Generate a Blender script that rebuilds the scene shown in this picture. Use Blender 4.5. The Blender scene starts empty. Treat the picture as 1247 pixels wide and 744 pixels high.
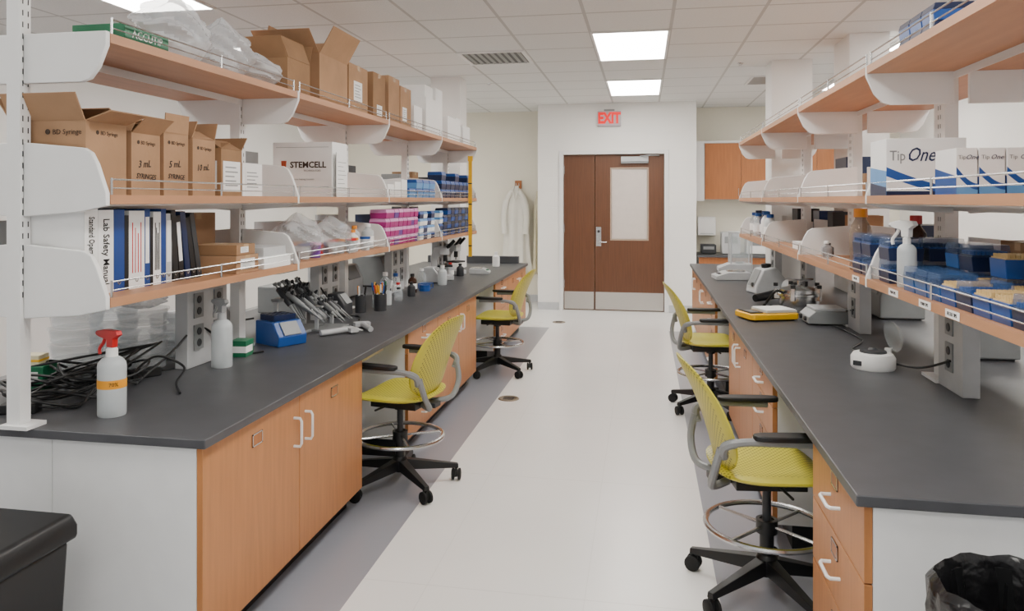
import bpy, bmesh, math, random
from mathutils import Vector, Matrix, Euler
random.seed(7)
sc=bpy.context.scene
COL=sc.collection
pi=math.pi
R=math.radians

# ---------------------------------------------------------------- materials
def lin(c):
    if isinstance(c,str):
        c=c.lstrip('#'); c=[int(c[i:i+2],16)/255 for i in (0,2,4)]
    return tuple((x/12.92 if x<=.04045 else ((x+.055)/1.055)**2.4) for x in c)
MATS={}
def mat(name,col='#ffffff',rough=.5,metal=0,alpha=1,emit=0,var=.06,vs=12,bump=0,bs=200,trans=0,stretch=None,coat=0):
    if name in MATS: return MATS[name]
    m=bpy.data.materials.new(name); m.use_nodes=True
    nt=m.node_tree; N=nt.nodes; L=nt.links
    b=N['Principled BSDF']
    c=lin(col)
    b.inputs['Roughness'].default_value=rough
    b.inputs['Metallic'].default_value=metal
    b.inputs['Alpha'].default_value=alpha
    b.inputs['Transmission Weight'].default_value=trans
    b.inputs['Coat Weight'].default_value=coat
    tc=N.new('ShaderNodeTexCoord')
    src=tc.outputs['Object']
    if stretch:
        mp=N.new('ShaderNodeMapping'); mp.inputs['Scale'].default_value=stretch
        L.new(src,mp.inputs['Vector']); src=mp.outputs['Vector']
    nz=N.new('ShaderNodeTexNoise'); nz.inputs['Scale'].default_value=vs; nz.inputs['Detail'].default_value=5
    L.new(src,nz.inputs['Vector'])
    cr=N.new('ShaderNodeValToRGB')
    cr.color_ramp.elements[0].position=.3; cr.color_ramp.elements[1].position=.7
    cr.color_ramp.elements[0].color=tuple(max(0,x*(1-var)) for x in c)+(1,)
    cr.color_ramp.elements[1].color=tuple(min(1,x*(1+var)) for x in c)+(1,)
    L.new(nz.outputs['Fac'],cr.inputs['Fac']); L.new(cr.outputs['Color'],b.inputs['Base Color'])
    if emit:
        b.inputs['Emission Color'].default_value=c+(1,)
        b.inputs['Emission Strength'].default_value=emit
    if bump:
        n2=N.new('ShaderNodeTexNoise'); n2.inputs['Scale'].default_value=bs
        L.new(src,n2.inputs['Vector'])
        bp=N.new('ShaderNodeBump'); bp.inputs['Strength'].default_value=bump; bp.inputs['Distance'].default_value=.01
        L.new(n2.outputs['Fac'],bp.inputs['Height']); L.new(bp.outputs['Normal'],b.inputs['Normal'])
    MATS[name]=m
    return m
def mathn(nt,op,a,b=None):
    n=nt.nodes.new('ShaderNodeMath'); n.operation=op
    for i,v in enumerate((a,b)):
        if v is None: continue
        if isinstance(v,(int,float)): n.inputs[i].default_value=v
        else: nt.links.new(v,n.inputs[i])
    return n.outputs[0]
def mask_over(m,fac,col):
    nt=m.node_tree; b=nt.nodes['Principled BSDF']
    old=b.inputs['Base Color'].links[0].from_socket
    mx=nt.nodes.new('ShaderNodeMix'); mx.data_type='RGBA'
    nt.links.new(fac,mx.inputs[0]); nt.links.new(old,mx.inputs[6])
    mx.inputs[7].default_value=lin(col)+(1,)
    nt.links.new(mx.outputs[2],b.inputs['Base Color'])
def objxyz(m):
    nt=m.node_tree; tc=[n for n in nt.nodes if n.type=='TEX_COORD'][0]
    s=nt.nodes.new('ShaderNodeSeparateXYZ'); nt.links.new(tc.outputs['Object'],s.inputs[0])
    return nt,s.outputs[0],s.outputs[1],s.outputs[2]

WHITE=mat('white_laminate','#eceded',.45,var=.02)
STEELW=mat('white_powder_coat','#e7e7e6',.4,var=.015)
WOOD=mat('maple_laminate','#b87b49',.42,var=.10,vs=3,stretch=(14,14,1.2))
WOODS=mat('maple_shelf','#b5835f',.5,var=.07,vs=3,stretch=(10,1,10))
WOODDARK=mat('walnut_door','#623d26',.4,var=.14,vs=3,stretch=(18,18,1))
WOODCAB=mat('wall_cabinet_wood','#aa6a3b',.45,var=.1,vs=3,stretch=(14,14,1))
TOP=mat('epoxy_worktop','#494a4e',.42,var=.10,vs=9,bump=.03,bs=300)
BLACK=mat('black_plastic','#101113',.45,var=.1)
BLACKR=mat('black_rubber','#0b0c0d',.7,var=.1)
DARK=mat('dark_grey_plastic','#2f3135',.5)
GREY=mat('grey_plastic','#858889',.4)
LGREY=mat('light_grey_plastic','#bcbec0',.45)
CHROME=mat('brushed_steel','#c9cacb',.25,1,var=.04)
KICK=mat('stainless_plate','#c4c1bc',.35,.8,var=.05,stretch=(1,1,40))
CARD=mat('cardboard','#a98463',.85,var=.12,vs=6,bump=.12,bs=30)
CARD2=mat('cardboard_dark','#967352',.85,var=.12,vs=6,bump=.12,bs=30)
CARDIN=mat('cardboard_inside','#7a5d40',.9,var=.07,vs=8)
PAPER=mat('white_paper','#f1f1f0',.7,var=.02)
INK=mat('black_ink','#161618',.7)
INKB=mat('brown_ink','#43342a',.8)
BLUE=mat('blue_plastic','#174c98',.35,var=.05)
NAVY=mat('navy_plastic','#12234a',.35,var=.05)
LBLUE=mat('light_blue_plastic','#5f97cf',.35,var=.05)
CBLUE=mat('clear_blue_plastic','#2f66ad',.25,alpha=.85,var=.05)
LIDM=mat('tinted_clear_lid','#4a6c9e',.12,alpha=.33,var=.03)
TEAL=mat('green_plastic','#17704b',.4)
MAG=mat('magenta_plastic','#a82379',.4)
PINK=mat('pink_plastic','#d58fc2',.4)
PURP=mat('purple_plastic','#6a3f92',.4)
RED=mat('red_plastic','#c71f22',.35)
ORANGE=mat('orange_plastic','#ee9322',.4)
YEL=mat('yellow_plastic','#f0b814',.4)
CREAM=mat('cream_plastic','#e4dbb6',.5)
TAN=mat('tan_plastic','#cfb27c',.5)
CLEAR=mat('clear_plastic','#d5dde2',.12,alpha=.26,var=.02)
MILKY=mat('milky_plastic','#dbe2e5',.3,alpha=.68,var=.02)
GLASS=mat('clear_glass','#dfe9ec',.05,alpha=.18,var=.01)
AMBER=mat('amber_glass','#40200d',.1,alpha=.88,var=.05)
BAG=mat('clear_film_bag','#e6eaed',.15,alpha=.34,var=.05,bump=.8,bs=26)
FOAM=mat('foam_bag','#e2e6ea',.2,alpha=.52,bump=.9,bs=22)
CLOTH=mat('white_cotton','#e4e1d7',.9,var=.05,vs=5,bump=.15,bs=60)
CLOTHC=mat('cream_cotton','#d6ceb2',.9,var=.04,bump=.1,bs=300)
BRONZE=mat('bronze_metal','#8a7d6c',.5,.6,var=.1)
LEATHER=mat('blue_binder_vinyl','#163f86',.4)
def chairmat(name,ax):
    m=mat(name,'#c9bf3a',.42,var=.03)
    nt,x,y,z=objxyz(m)
    w=y if ax=='y' else z
    k=2*pi/.022
    a=mathn(nt,'SINE',mathn(nt,'MULTIPLY',x,k)); b=mathn(nt,'SINE',mathn(nt,'MULTIPLY',w,k))
    f=mathn(nt,'GREATER_THAN',mathn(nt,'MULTIPLY',a,b),.42)
    f=mathn(nt,'MULTIPLY',f,mathn(nt,'LESS_THAN',mathn(nt,'ABSOLUTE',x),.175))
    mask_over(m,f,'#7d7822')
    return m
CH_SEAT=chairmat('lime_perforated_seat','y'); CH_BACK=chairmat('lime_perforated_back','z')
WALLM=mat('painted_wall','#efedea',.7,var=.015,vs=2)
WALLC=mat('cream_painted_wall','#ebe6d6',.7,var=.02,vs=2)
def blockwall():
    m=mat('painted_block_wall','#efede9',.6,var=.015,vs=3)
    nt,x,y,z=objxyz(m)
    bt=nt.nodes.new('ShaderNodeTexBrick'); bt.inputs['Scale'].default_value=1
    bt.inputs['Brick Width'].default_value=.4; bt.inputs['Row Height'].default_value=.2
    bt.inputs['Mortar Size'].default_value=.006
    cb=nt.nodes.new('ShaderNodeCombineXYZ'); nt.links.new(x,cb.inputs[0]); nt.links.new(z,cb.inputs[1])
    nt.links.new(cb.outputs[0],bt.inputs['Vector'])
    bp=nt.nodes.new('ShaderNodeBump'); bp.inputs['Strength'].default_value=.35; bp.inputs['Distance'].default_value=.004; bp.invert=True
    nt.links.new(bt.outputs['Fac'],bp.inputs['Height'])
    nt.links.new(bp.outputs['Normal'],nt.nodes['Principled BSDF'].inputs['Normal'])
    return m
BLOCK=blockwall()
def floormat():
    m=mat('vinyl_floor','#ebeae8',.28,var=.025,vs=1.3)
    nt,x,y,z=objxyz(m)
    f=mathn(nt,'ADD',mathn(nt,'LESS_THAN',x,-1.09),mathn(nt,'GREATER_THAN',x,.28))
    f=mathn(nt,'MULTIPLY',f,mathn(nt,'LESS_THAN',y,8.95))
    fr=mathn(nt,'FRACT',mathn(nt,'DIVIDE',mathn(nt,'ADD',y,20.3),1.22))
    se=mathn(nt,'MULTIPLY',mathn(nt,'LESS_THAN',fr,.004),.5)
    fx=mathn(nt,'FRACT',mathn(nt,'DIVIDE',mathn(nt,'ADD',x,20.35),.61))
    se2=mathn(nt,'MULTIPLY',mathn(nt,'LESS_THAN',fx,.006),.35)
    mask_over(m,mathn(nt,'MAXIMUM',se,se2),'#cdcbc8')
    nz=nt.nodes.new('ShaderNodeTexNoise'); nz.inputs['Scale'].default_value=5; nz.inputs['Detail'].default_value=9; nz.inputs['Roughness'].default_value=.75
    sf=mathn(nt,'MULTIPLY',mathn(nt,'GREATER_THAN',nz.outputs['Fac'],.63),.45)
    mask_over(m,sf,'#cfcac3')
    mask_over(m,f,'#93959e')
    return m
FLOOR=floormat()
def ceilmat():
    m=mat('acoustic_tile','#e3e4e2',.85,var=.03,vs=60,bump=.2,bs=120)
    nt,x,y,z=objxyz(m)
    fx=mathn(nt,'FRACT',mathn(nt,'DIVIDE',mathn(nt,'ADD',x,.41+61*.61+.012),.61))
    fy=mathn(nt,'FRACT',mathn(nt,'DIVIDE',mathn(nt,'ADD',y,-5.98+61*.61+.012),.61))
    g=mathn(nt,'MAXIMUM',mathn(nt,'LESS_THAN',fx,.04),mathn(nt,'LESS_THAN',fy,.04))
    mask_over(m,g,'#c0c0bd')
    return m
CEIL=ceilmat()
LIGHT=mat('lit_diffuser','#fffbf4',.5,emit=20,var=0)

# ---------------------------------------------------------------- mesh builder
class MB:
    def __init__(s): s.bm=bmesh.new(); s.mats=[]
    def mi(s,m):
        if m not in s.mats: s.mats.append(m)
        return s.mats.index(m)
    def face(s,vs,m):
        try: f=s.bm.faces.new(vs); f.material_index=s.mi(m); return f
        except ValueError: return None
    def box(s,x0,x1,y0,y1,z0,z1,m,T=None):
        P=[(x,y,z) for z in (z0,z1) for y in (y0,y1) for x in (x0,x1)]
        v=[s.bm.verts.new((T@Vector(p)) if T else p) for p in P]
        for q in ((0,2,3,1),(4,5,7,6),(0,1,5,4),(2,6,7,3),(0,4,6,2),(1,3,7,5)): s.face([v[i] for i in q],m)
        return s
    def lathe(s,prof,m,seg=24,c=(0,0,0),T=None,sx=1,sy=1):
        rings=[]
        for r,z in prof:
            if r<1e-6:
                p=Vector((c[0],c[1],c[2]+z)); rings.append([s.bm.verts.new(T@p if T else p)])
            else:
                rg=[]
                for i in range(seg):
                    a=2*pi*i/seg; p=Vector((c[0]+r*math.cos(a)*sx,c[1]+r*math.sin(a)*sy,c[2]+z))
                    rg.append(s.bm.verts.new(T@p if T else p))
                rings.append(rg)
        for a,b in zip(rings,rings[1:]):
            if len(a)==1 and len(b)==1: continue
            for i in range(seg):
                j=(i+1)%seg
                if len(a)==1: s.face([a[0],b[i],b[j]],m)
                elif len(b)==1: s.face([a[i],a[j],b[0]],m)
                else: s.face([a[i],a[j],b[j],b[i]],m)
        return s
    def cyl(s,c,r,h,m,r2=None,seg=20,T=None):
        r2=r if r2 is None else r2
        return s.lathe([(0,0),(r,0),(r2,h),(0,h)],m,seg,c,T)
    def tube(s,pts,r,m,seg=8,closed=False):
        P=[Vector(p) for p in pts]; n=len(P); rings=[]; u=None
        for i in range(n):
            if closed: t=P[(i+1)%n]-P[i-1]
            else: t=P[min(i+1,n-1)]-P[max(i-1,0)]
            t.normalize()
            if u is None:
                a=Vector((0,0,1)) if abs(t.z)<.9 else Vector((1,0,0)); u=t.cross(a).normalized()
            else: u=(u-t*u.dot(t)).normalized()
            v=t.cross(u); rr=r[i] if isinstance(r,(list,tuple)) else r
            rings.append([s.bm.verts.new(P[i]+(u*math.cos(2*pi*k/seg)+v*math.sin(2*pi*k/seg))*rr) for k in range(seg)])
        rng=range(n) if closed else range(n-1)
        for i in rng:
            a=rings[i]; b=rings[(i+1)%n]
            for k in range(seg): s.face([a[k],a[(k+1)%seg],b[(k+1)%seg],b[k]],m)
        if not closed: s.face(rings[0][::-1],m); s.face(rings[-1],m)
        return s
    def prism(s,poly,ax,a0,a1,m,T=None):
        def P(p,a):
            q={'y':(p[0],a,p[1]),'x':(a,p[0],p[1]),'z':(p[0],p[1],a)}[ax]; q=Vector(q)
            return T@q if T else q
        A=[s.bm.verts.new(P(p,a0)) for p in poly]; B=[s.bm.verts.new(P(p,a1)) for p in poly]
        s.face(A,m); s.face(B[::-1],m)
        n=len(poly)
        for i in range(n): s.face([A[i],A[(i+1)%n],B[(i+1)%n],B[i]],m)
        return s
    def ring(s,c,Rr,r,m,seg=40,ts=8):
        return s.tube([(c[0]+Rr*math.cos(2*pi*i/seg),c[1]+Rr*math.sin(2*pi*i/seg),c[2]) for i in range(seg)],r,m,ts,True)
    def mesh(s,name,sharp=True):
        bmesh.ops.recalc_face_normals(s.bm,faces=s.bm.faces[:])
        for f in s.bm.faces: f.smooth=True
        for e in s.bm.edges:
            if len(e.link_faces)==2:
                if e.calc_face_angle(0)>.6 and sharp: e.smooth=False
        me=bpy.data.meshes.new(name); s.bm.to_mesh(me); s.bm.free()
        for m in s.mats: me.materials.append(m)
        return me
def catmull(pts,n=8,closed=False):
    P=[Vector(p) for p in pts]; out=[]; N=len(P)
    for i in range(N if closed else N-1):
        if closed: a,b,c,d=P[i-1],P[i],P[(i+1)%N],P[(i+2)%N]
        else: a,b,c,d=P[max(i-1,0)],P[i],P[i+1],P[min(i+2,N-1)]
        for k in range(n):
            t=k/n
            out.append(.5*((2*b)+(c-a)*t+(2*a-5*b+4*c-d)*t*t+(-a+3*b-3*c+d)*t**3))
    if not closed: out.append(P[-1])
    return out
def mkobj(name,mb,bevel=0):
    me=mb.mesh(name,sharp=not bevel)
    o=bpy.data.objects.new(name,me); COL.objects.link(o)
    if bevel:
        b=o.modifiers.new('b','BEVEL'); b.width=bevel; b.segments=2; b.limit_method='ANGLE'; b.angle_limit=R(35); b.harden_normals=True
    return o
def meta(o,label,cat,group=None,kind=None):
    if kind: o['kind']=kind
    if label: o['label']=label
    if cat: o['category']=cat
    if group: o['group']=group
def thing(name,label,cat,loc=(0,0,0),rz=0,group=None,kind=None):
    o=bpy.data.objects.new(name,None); o.empty_display_size=.05; COL.objects.link(o)
    o.location=loc; o.rotation_euler=(0,0,rz); meta(o,label,cat,group,kind); return o
def part(par,name,mb,loc=(0,0,0),rot=(0,0,0),bevel=0,label=None):
    o=mkobj(name,mb,bevel); o.parent=par; o.location=loc; o.rotation_euler=rot
    if label: o['label']=label
    return o
def solo(name,label,cat,mb,loc=(0,0,0),rz=0,group=None,kind=None,bevel=0,rot=None):
    o=mkobj(name,mb,bevel); o.location=loc; o.rotation_euler=rot or (0,0,rz); meta(o,label,cat,group,kind); return o
def struct(name,mb,bevel=0): 
    o=mkobj(name,mb,bevel); o['kind']='structure'; return o
def copy_thing(root,loc,rz=None,label=None,rot=None):
    def cp(o,par):
        c=o.copy(); COL.objects.link(c)
        if par: c.parent=par
        for ch in o.children: cp(ch,c)
        return c
    c=cp(root,None); c.location=loc
    if rz is not None: c.rotation_euler=(0,0,rz)
    if rot is not None: c.rotation_euler=rot
    if label: c['label']=label
    return c
def text(par,s,size,loc,facing,m,name='lettering',roll=0,bold=0,align='CENTER',xs=1.0,shear=0):
    cu=bpy.data.curves.new('t','FONT'); cu.body=s; cu.size=size; cu.align_x=align; cu.align_y='CENTER'
    cu.extrude=.0004; cu.offset=bold; cu.shear=shear; cu.resolution_u=2
    t=bpy.data.objects.new('t',cu); COL.objects.link(t)
    bpy.context.view_layer.update()
    me=bpy.data.meshes.new_from_object(t); bpy.data.objects.remove(t); bpy.data.curves.remove(cu)
    me.materials.clear(); me.materials.append(m)
    o=bpy.data.objects.new(name,me); COL.objects.link(o); o.parent=par
    yaw={'-y':0,'+x':pi/2,'-x':-pi/2,'+y':pi}.get(facing,0)
    M=Matrix.Rotation(yaw,4,'Z')@Matrix.Rotation(pi/2,4,'X')@Matrix.Rotation(roll,4,'Z')
    M=Matrix.Translation(loc)@M@Matrix.Diagonal((xs,1,1,1))
    o.matrix_local=M
    return o

# ---------------------------------------------------------------- dimensions
HC=2.80; ZC=.763
XL=-1.32; XR=.521
YL0,YL1=2.14,8.81
YR0,YR1=2.045,9.1

# ---------------------------------------------------------------- room shell
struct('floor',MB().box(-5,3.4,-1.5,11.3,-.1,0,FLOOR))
struct('ceiling',MB().box(-5,3.4,-1.5,11.3,HC,HC+.1,CEIL))
struct('wall_left',MB().box(-5.1,-5,-1.5,11.3,0,HC,WALLM))
struct('wall_right',MB().box(3.4,3.5,-1.5,11.3,0,HC,WALLM))
struct('wall_back',MB().box(-5,3.4,11.2,11.3,0,HC,WALLC))
DX0,DX1,DZ=-1.075,.268,2.11
w=MB()
w.box(-1.424,DX0-.05,10.41,11.19,0,HC,BLOCK); w.box(DX1+.05,.68,10.41,11.19,0,HC,BLOCK)
w.box(DX0-.05,DX1+.05,10.41,11.19,DZ+.05,HC,BLOCK)
struct('wall_door',w)
fr=MB()
fr.box(DX0-.055,DX0,10.385,10.56,0,DZ+.05,STEELW); fr.box(DX1,DX1+.055,10.385,10.56,0,DZ+.05,STEELW)
fr.box(DX0,DX1,10.385,10.56,DZ,DZ+.05,STEELW)
struct('trim_1',fr,.003)
d=thing('door_1',None,None,(0,10.45,0),0,kind='structure')
def leaf(x0,x1,win):
    m=MB()
    if win:
        wx0,wx1,wz0,wz1=-.445,.064,.95,1.93
        m.box(x0,wx0,0,.045,.005,DZ-.004,WOODDARK); m.box(wx1,x1,0,.045,.005,DZ-.004,WOODDARK)
        m.box(wx0,wx1,0,.045,.005,wz0,WOODDARK); m.box(wx0,wx1,0,.045,wz1,DZ-.004,WOODDARK)
    else: m.box(x0,x1,0,.045,.005,DZ-.004,WOODDARK)
    return m
l1=part(d,'door_leaf',leaf(DX0+.004,-.656,False)); l2=part(d,'door_leaf',leaf(-.650,DX1-.004,True))
WINP=mat('papered_window','#d3c8c0',.5,var=.03)
part(l2,'window_pane',MB().box(-.425,.044,.012,.03,.97,1.91,WINP))
DFR=mat('beige_door_glazing_bead','#b8a08c',.5)
fm=MB()
for a in ((-.445,-.43,.95,1.93),(.049,.064,.95,1.93)): fm.box(a[0],a[1],-.006,.05,a[2],a[3],DFR)
fm.box(-.43,.049,-.006,.05,.95,.965,DFR); fm.box(-.43,.049,-.006,.05,1.915,1.93,DFR)
part(l2,'window_frame',fm)
part(l1,'kick_plate',MB().box(DX0+.012,-.664,-.004,0,.015,.25,KICK))
part(l2,'kick_plate',MB().box(-.642,DX1-.012,-.004,0,.015,.25,KICK))
h=MB(); h.box(-.635,-.565,-.012,0,.87,1.13,CHROME); h.tube([(-.6,0,.93),(-.6,-.055,.93)],.011,CHROME,10)
h.tube(catmull([(-.6,-.055,.93),(-.56,-.058,.93),(-.49,-.055,.928)],5),.010,CHROME,8); h.cyl((0,0,0),.018,.012,DARK,T=Matrix.Translation((-.6,-.012,1.07))@Matrix.Rotation(pi/2,4,'X'))
part(l2,'door_handle',h,bevel=.002)
c=MB(); c.box(-.30,.06,-.055,0,2.01,2.075,LGREY); c.tube([(-.05,-.04,2.08),(.08,-.15,2.085),(.2,-.02,2.09)],.010,GREY,6)
c.box(-.3,.06,-.05,0,1.985,2.009,GREY)
part(l2,'door_closer',c,bevel=.004)
for z in (.3,1.05,1.85):
    part(l1,'hinge',MB().box(DX0-.002,DX0+.012,-.008,.0,z,z+.11,CHROME))
struct('baseboard_door',MB().box(-1.424,DX0-.06,10.398,10.408,0,.1,LGREY).box(DX1+.06,.68,10.398,10.408,0,.1,LGREY))
struct('baseboard_back',MB().box(-4.98,-1.44,11.186,11.198,0,.1,LGREY))
struct('baseboard_left',MB().box(-4.998,-4.985,-1.4,11.18,0,.1,LGREY))
struct('column_1',MB().box(1.17,1.53,7.5,7.85,ZC+.001,HC-.001,WALLM))
struct('column_2',MB().box(1.58,1.87,6.4,6.9,ZC+.001,HC-.001,WALLM))
struct('column_3',MB().box(-2.23,-1.91,7.9,8.2,ZC+.001,HC-.001,WALLM))

def ceil_light(x,y):
    t=thing('ceiling_light','recessed rectangular fluorescent troffer glowing white in tiled ceiling','ceiling light',(x,y,HC-.012),group='recessed ceiling lights')
    f=MB()
    f.box(-.305,-.285,-.61,.61,0,.011,STEELW); f.box(.285,.305,-.61,.61,0,.011,STEELW)
    f.box(-.285,.285,-.61,-.59,0,.011,STEELW); f.box(-.285,.285,.59,.61,0,.011,STEELW)
    part(t,'frame',f); part(t,'diffuser',MB().box(-.285,.285,-.59,.59,.002,.010,LIGHT))
    return t
L0=ceil_light(-.105,6.59)
for x,y in [(-.105,9.03),(-.105,4.15),(-.105,1.71),(-.105,-.6),(-3.155,1.71),(-3.155,4.15),(-3.155,6.59),(-3.155,9.03),(2.335,1.71),(2.335,4.15),(2.335,6.59),(2.335,9.03)]:
    copy_thing(L0,(x,y,HC-.012))
v=thing('air_vent','grey metal louvred air diffuser set in ceiling grid','vent',(-1.325,6.895,HC-.012))
f=MB()
for a in ((-.305,-.27,-.305,.305),(.27,.305,-.305,.305),(-.27,.27,-.305,-.27),(-.27,.27,.27,.305)): f.box(*a,0,.012,STEELW)
part(v,'frame',f)
s=MB(); s.box(-.27,.27,-.27,.27,.008,.011,DARK)
for i in range(9):
    x=-.24+.06*i; s.prism([(x-.012,0),(x-.008,0),(x+.014,.008),(x+.010,.008)],'y',-.27,.27,GREY)
part(v,'louvre',s)
v2=thing('return_grille','flat grey return air grille in ceiling','vent',(1.42,8.725,HC-.01))
f=MB(); 
for a in ((-.305,-.28,-.305,.305),(.28,.305,-.305,.305),(-.28,.28,-.305,-.28),(-.28,.28,.28,.305)): f.box(*a,0,.009,STEELW)
part(v2,'frame',f); part(v2,'grille',MB().box(-.28,.28,-.28,.28,.003,.008,GREY))
sp=MB(); sp.lathe([(0,0),(.012,0),(.014,.01),(.03,.018),(.032,.022),(0,.022)],CHROME,14)
sp0=solo('sprinkler_head','small chrome fire sprinkler on ceiling tile','sprinkler',sp,(.9,7.6,HC-.022),group='ceiling sprinklers')
copy_thing(sp0,(-1.7,8.4,HC-.022))

ex=thing('exit_sign','white wall-mounted exit sign with red letters above door','exit sign',(-.455,10.395,2.585))
part(ex,'housing',MB().box(-.155,.155,-.035,.012,-.1,.1,mat('exit_face','#b8acb4',.4)),bevel=.006)
part(ex,'canopy',MB().box(-.07,.07,-.02,.012,.101,.125,GREY))
EXR=mat('exit_red','#e60006',.4,emit=.7)
text(ex,'EXIT',.195,(0,-.0365,0),'-y',EXR,bold=.010,xs=.74)

def drain(x,y):
    m=MB(); m.lathe([(0,.004),(.055,.004),(.058,.006),(.075,.006),(.08,.001),(.08,0),(0,0)],BRONZE,28)
    for i in range(-2,3): m.box(-.04,.04,i*.018-.003,i*.018+.003,.004,.0055,DARK)
    return solo('floor_drain','round bronze floor drain cover flush in vinyl floor','drain',m,(x,y,0),group='floor drain covers')
a=drain(-1.0,5.69); copy_thing(a,(-1.02,9.35,0))

# ---------------------------------------------------------------- worktops
def worktop(x0,x1,y0,y1):
    m=MB(); m.box(x0,x1,y0,y1,ZC-.03,ZC,TOP); return m
solo('worktop','long dark grey epoxy laboratory bench worktop','worktop',worktop(-2.58,XL,YL0,YL1),bevel=.004)
solo('worktop','long dark grey epoxy laboratory bench worktop','worktop',worktop(XR,1.88,YR0,YR1),bevel=.004)

# ---------------------------------------------------------------- cabinets
def pull(par,n,x,y,z,vert):
    m=MB(); L=.055; o=.032*n
    if vert: P=[(0,0,-L),(o*.8,0,-L),(o,0,-L+.012),(o,0,L-.012),(o*.8,0,L),(0,0,L)]
    else: P=[(0,-L,0),(o*.8,-L,0),(o,-L+.012,0),(o,L-.012,0),(o*.8,L,0),(0,L,0)]
    m.tube(P,.0055,STEELW,8); return part(par,'handle',m,(x,y,z),label='white D-shaped pull handle')
def holder(par,n,x,y,z):
    m=MB(); a,b=.035,.022
    t=.004*n
    m.box(min(0,t),max(0,t),-a,a,-b,-b+.004,CHROME); m.box(min(0,t),max(0,t),-a,a,b-.004,b,CHROME)
    m.box(min(0,t),max(0,t),-a,-a+.004,-b,b,CHROME); m.box(min(0,t),max(0,t),a-.004,a,-b,b,CHROME)
    m.box(min(0,t*.4),max(0,t*.4),-a,a,-b,b,WOODCAB)
    return part(par,'label_holder',m,(x,y,z),label='small metal card holder')
def cabinet(xf,xb,y0,y1,n,fronts,label,group=None):
    t=thing('base_cabinet',label,'cabinet',(xf,(y0+y1)/2,0),group=group)
    yc=(y0+y1)/2
    b=MB(); D=abs(xb-xf); X=lambda a:-n*a
    def bx(a0,a1,ya,yb,z0,z1,m): b.box(min(X(a0),X(a1)),max(X(a0),X(a1)),ya-yc,yb-yc,z0,z1,m)
    bx(.021,D,y0,y1,.1,.732,WHITE); bx(.08,D,y0+.002,y1-.002,0,.0999,BLACK)
    part(t,'body',b)
    for kind,ya,yb,z0,z1,hy in fronts:
        m=MB(); m.box(min(0,X(.02)),max(0,X(.02)),-(yb-ya)/2+.002,(yb-ya)/2-.002,-(z1-z0)/2+.002,(z1-z0)/2-.002,WOOD)
        p=part(t,kind,m,(0,(ya+yb)/2-yc,(z0+z1)/2),bevel=.0015)
        W=yb-ya; Hh=z1-z0
        if kind=='door':
            yy=(W/2-.05)*hy
            pull(p,n,0,yy,Hh/2-.14,True); holder(p,n,0,(0 if W>.3 else -yy*.3),Hh/2-.075)
        else:
            pull(p,n,0,0,Hh*.12-.03,False); holder(p,n,0,0,Hh*.12+.02 if Hh<.17 else .055)
    return t
zb,zt=.1,.73
LF=XL-.025; LB=-1.875
cabinet(LF,LB,2.165,3.54,1,[('door',2.165,2.85,zb,zt,1),('door',2.85,3.54,zb,zt,-1)],'maple-fronted bench cabinet with two doors and white end panel')
def drawers(y0,y1,hs):
    z=zt; r=[]
    for q in hs: r.append(('drawer',y0,y1,z-q,z,0)); z-=q
    return r
cabinet(LF,LB,4.28,4.93,1,drawers(4.28,4.93,[.13,.15,.15,.2]),'maple-fronted bench cabinet with four drawers')
cabinet(LF,LB,4.932,6.12,1,[('door',4.932,5.52,zb,zt,1),('door',5.52,6.12,zb,zt,-1)],'maple-fronted bench cabinet with two doors beside drawer unit')
cabinet(LF,LB,6.95,7.6,1,drawers(6.95,7.6,[.13,.15,.15,.2]),'maple-fronted drawer cabinet near end of bench')
cabinet(LF,LB,7.602,8.79,1,[('door',7.602,8.2,zb,zt,1),('door',8.2,8.79,zb,zt,-1)],'maple-fronted two-door cabinet at far end of bench')
yy=[2.165,3.4,4.75,6.1,7.45,8.79]
for i in range(5):
    cabinet(-2.555,-1.878,yy[i],yy[i+1]-.002,-1,[('door',yy[i],(yy[i]+yy[i+1])/2,zb,zt,1),('door',(yy[i]+yy[i+1])/2,yy[i+1]-.002,zb,zt,-1)],'maple and white bench cabinet backing onto another cabinet',group='rear bench cabinets')
RF=XR+.025; RB=1.2
cabinet(RF,RB,2.07,2.67,-1,drawers(2.07,2.67,[.2,.2,.23]),'maple-fronted drawer cabinet with white end panel')
cabinet(RF,RB,3.47,4.1,-1,drawers(3.47,4.1,[.13,.15,.15,.2]),'maple-fronted bench cabinet with four drawers')
cabinet(RF,RB,4.102,5.2,-1,[('door',4.102,4.65,zb,zt,1),('door',4.65,5.2,zb,zt,-1)],'maple-fronted bench cabinet with two doors beside drawer unit')
cabinet(RF,RB,6.2,6.8,-1,drawers(6.2,6.8,[.13,.15,.15,.2]),'maple-fronted drawer cabinet by knee space')
cabinet(RF,RB,6.802,8.0,-1,[('door',6.802,7.4,zb,zt,1),('door',7.4,8.0,zb,zt,-1)],'maple-fronted two-door bench cabinet')
cabinet(RF,RB,8.002,9.08,-1,[('door',8.002,8.54,zb,zt,1),('door',8.54,9.08,zb,zt,-1)],'maple-fronted two-door cabinet at end of bench')
yy=[2.07,3.47,4.87,6.27,7.67,9.08]
for i in range(5):
    cabinet(1.855,1.202,yy[i],yy[i+1]-.002,1,[('door',yy[i],(yy[i]+yy[i+1])/2,zb,zt,1),('door',(yy[i]+yy[i+1])/2,yy[i+1]-.002,zb,zt,-1)],'maple and white bench cabinet backing onto another cabinet',group='rear bench cabinets')
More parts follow.
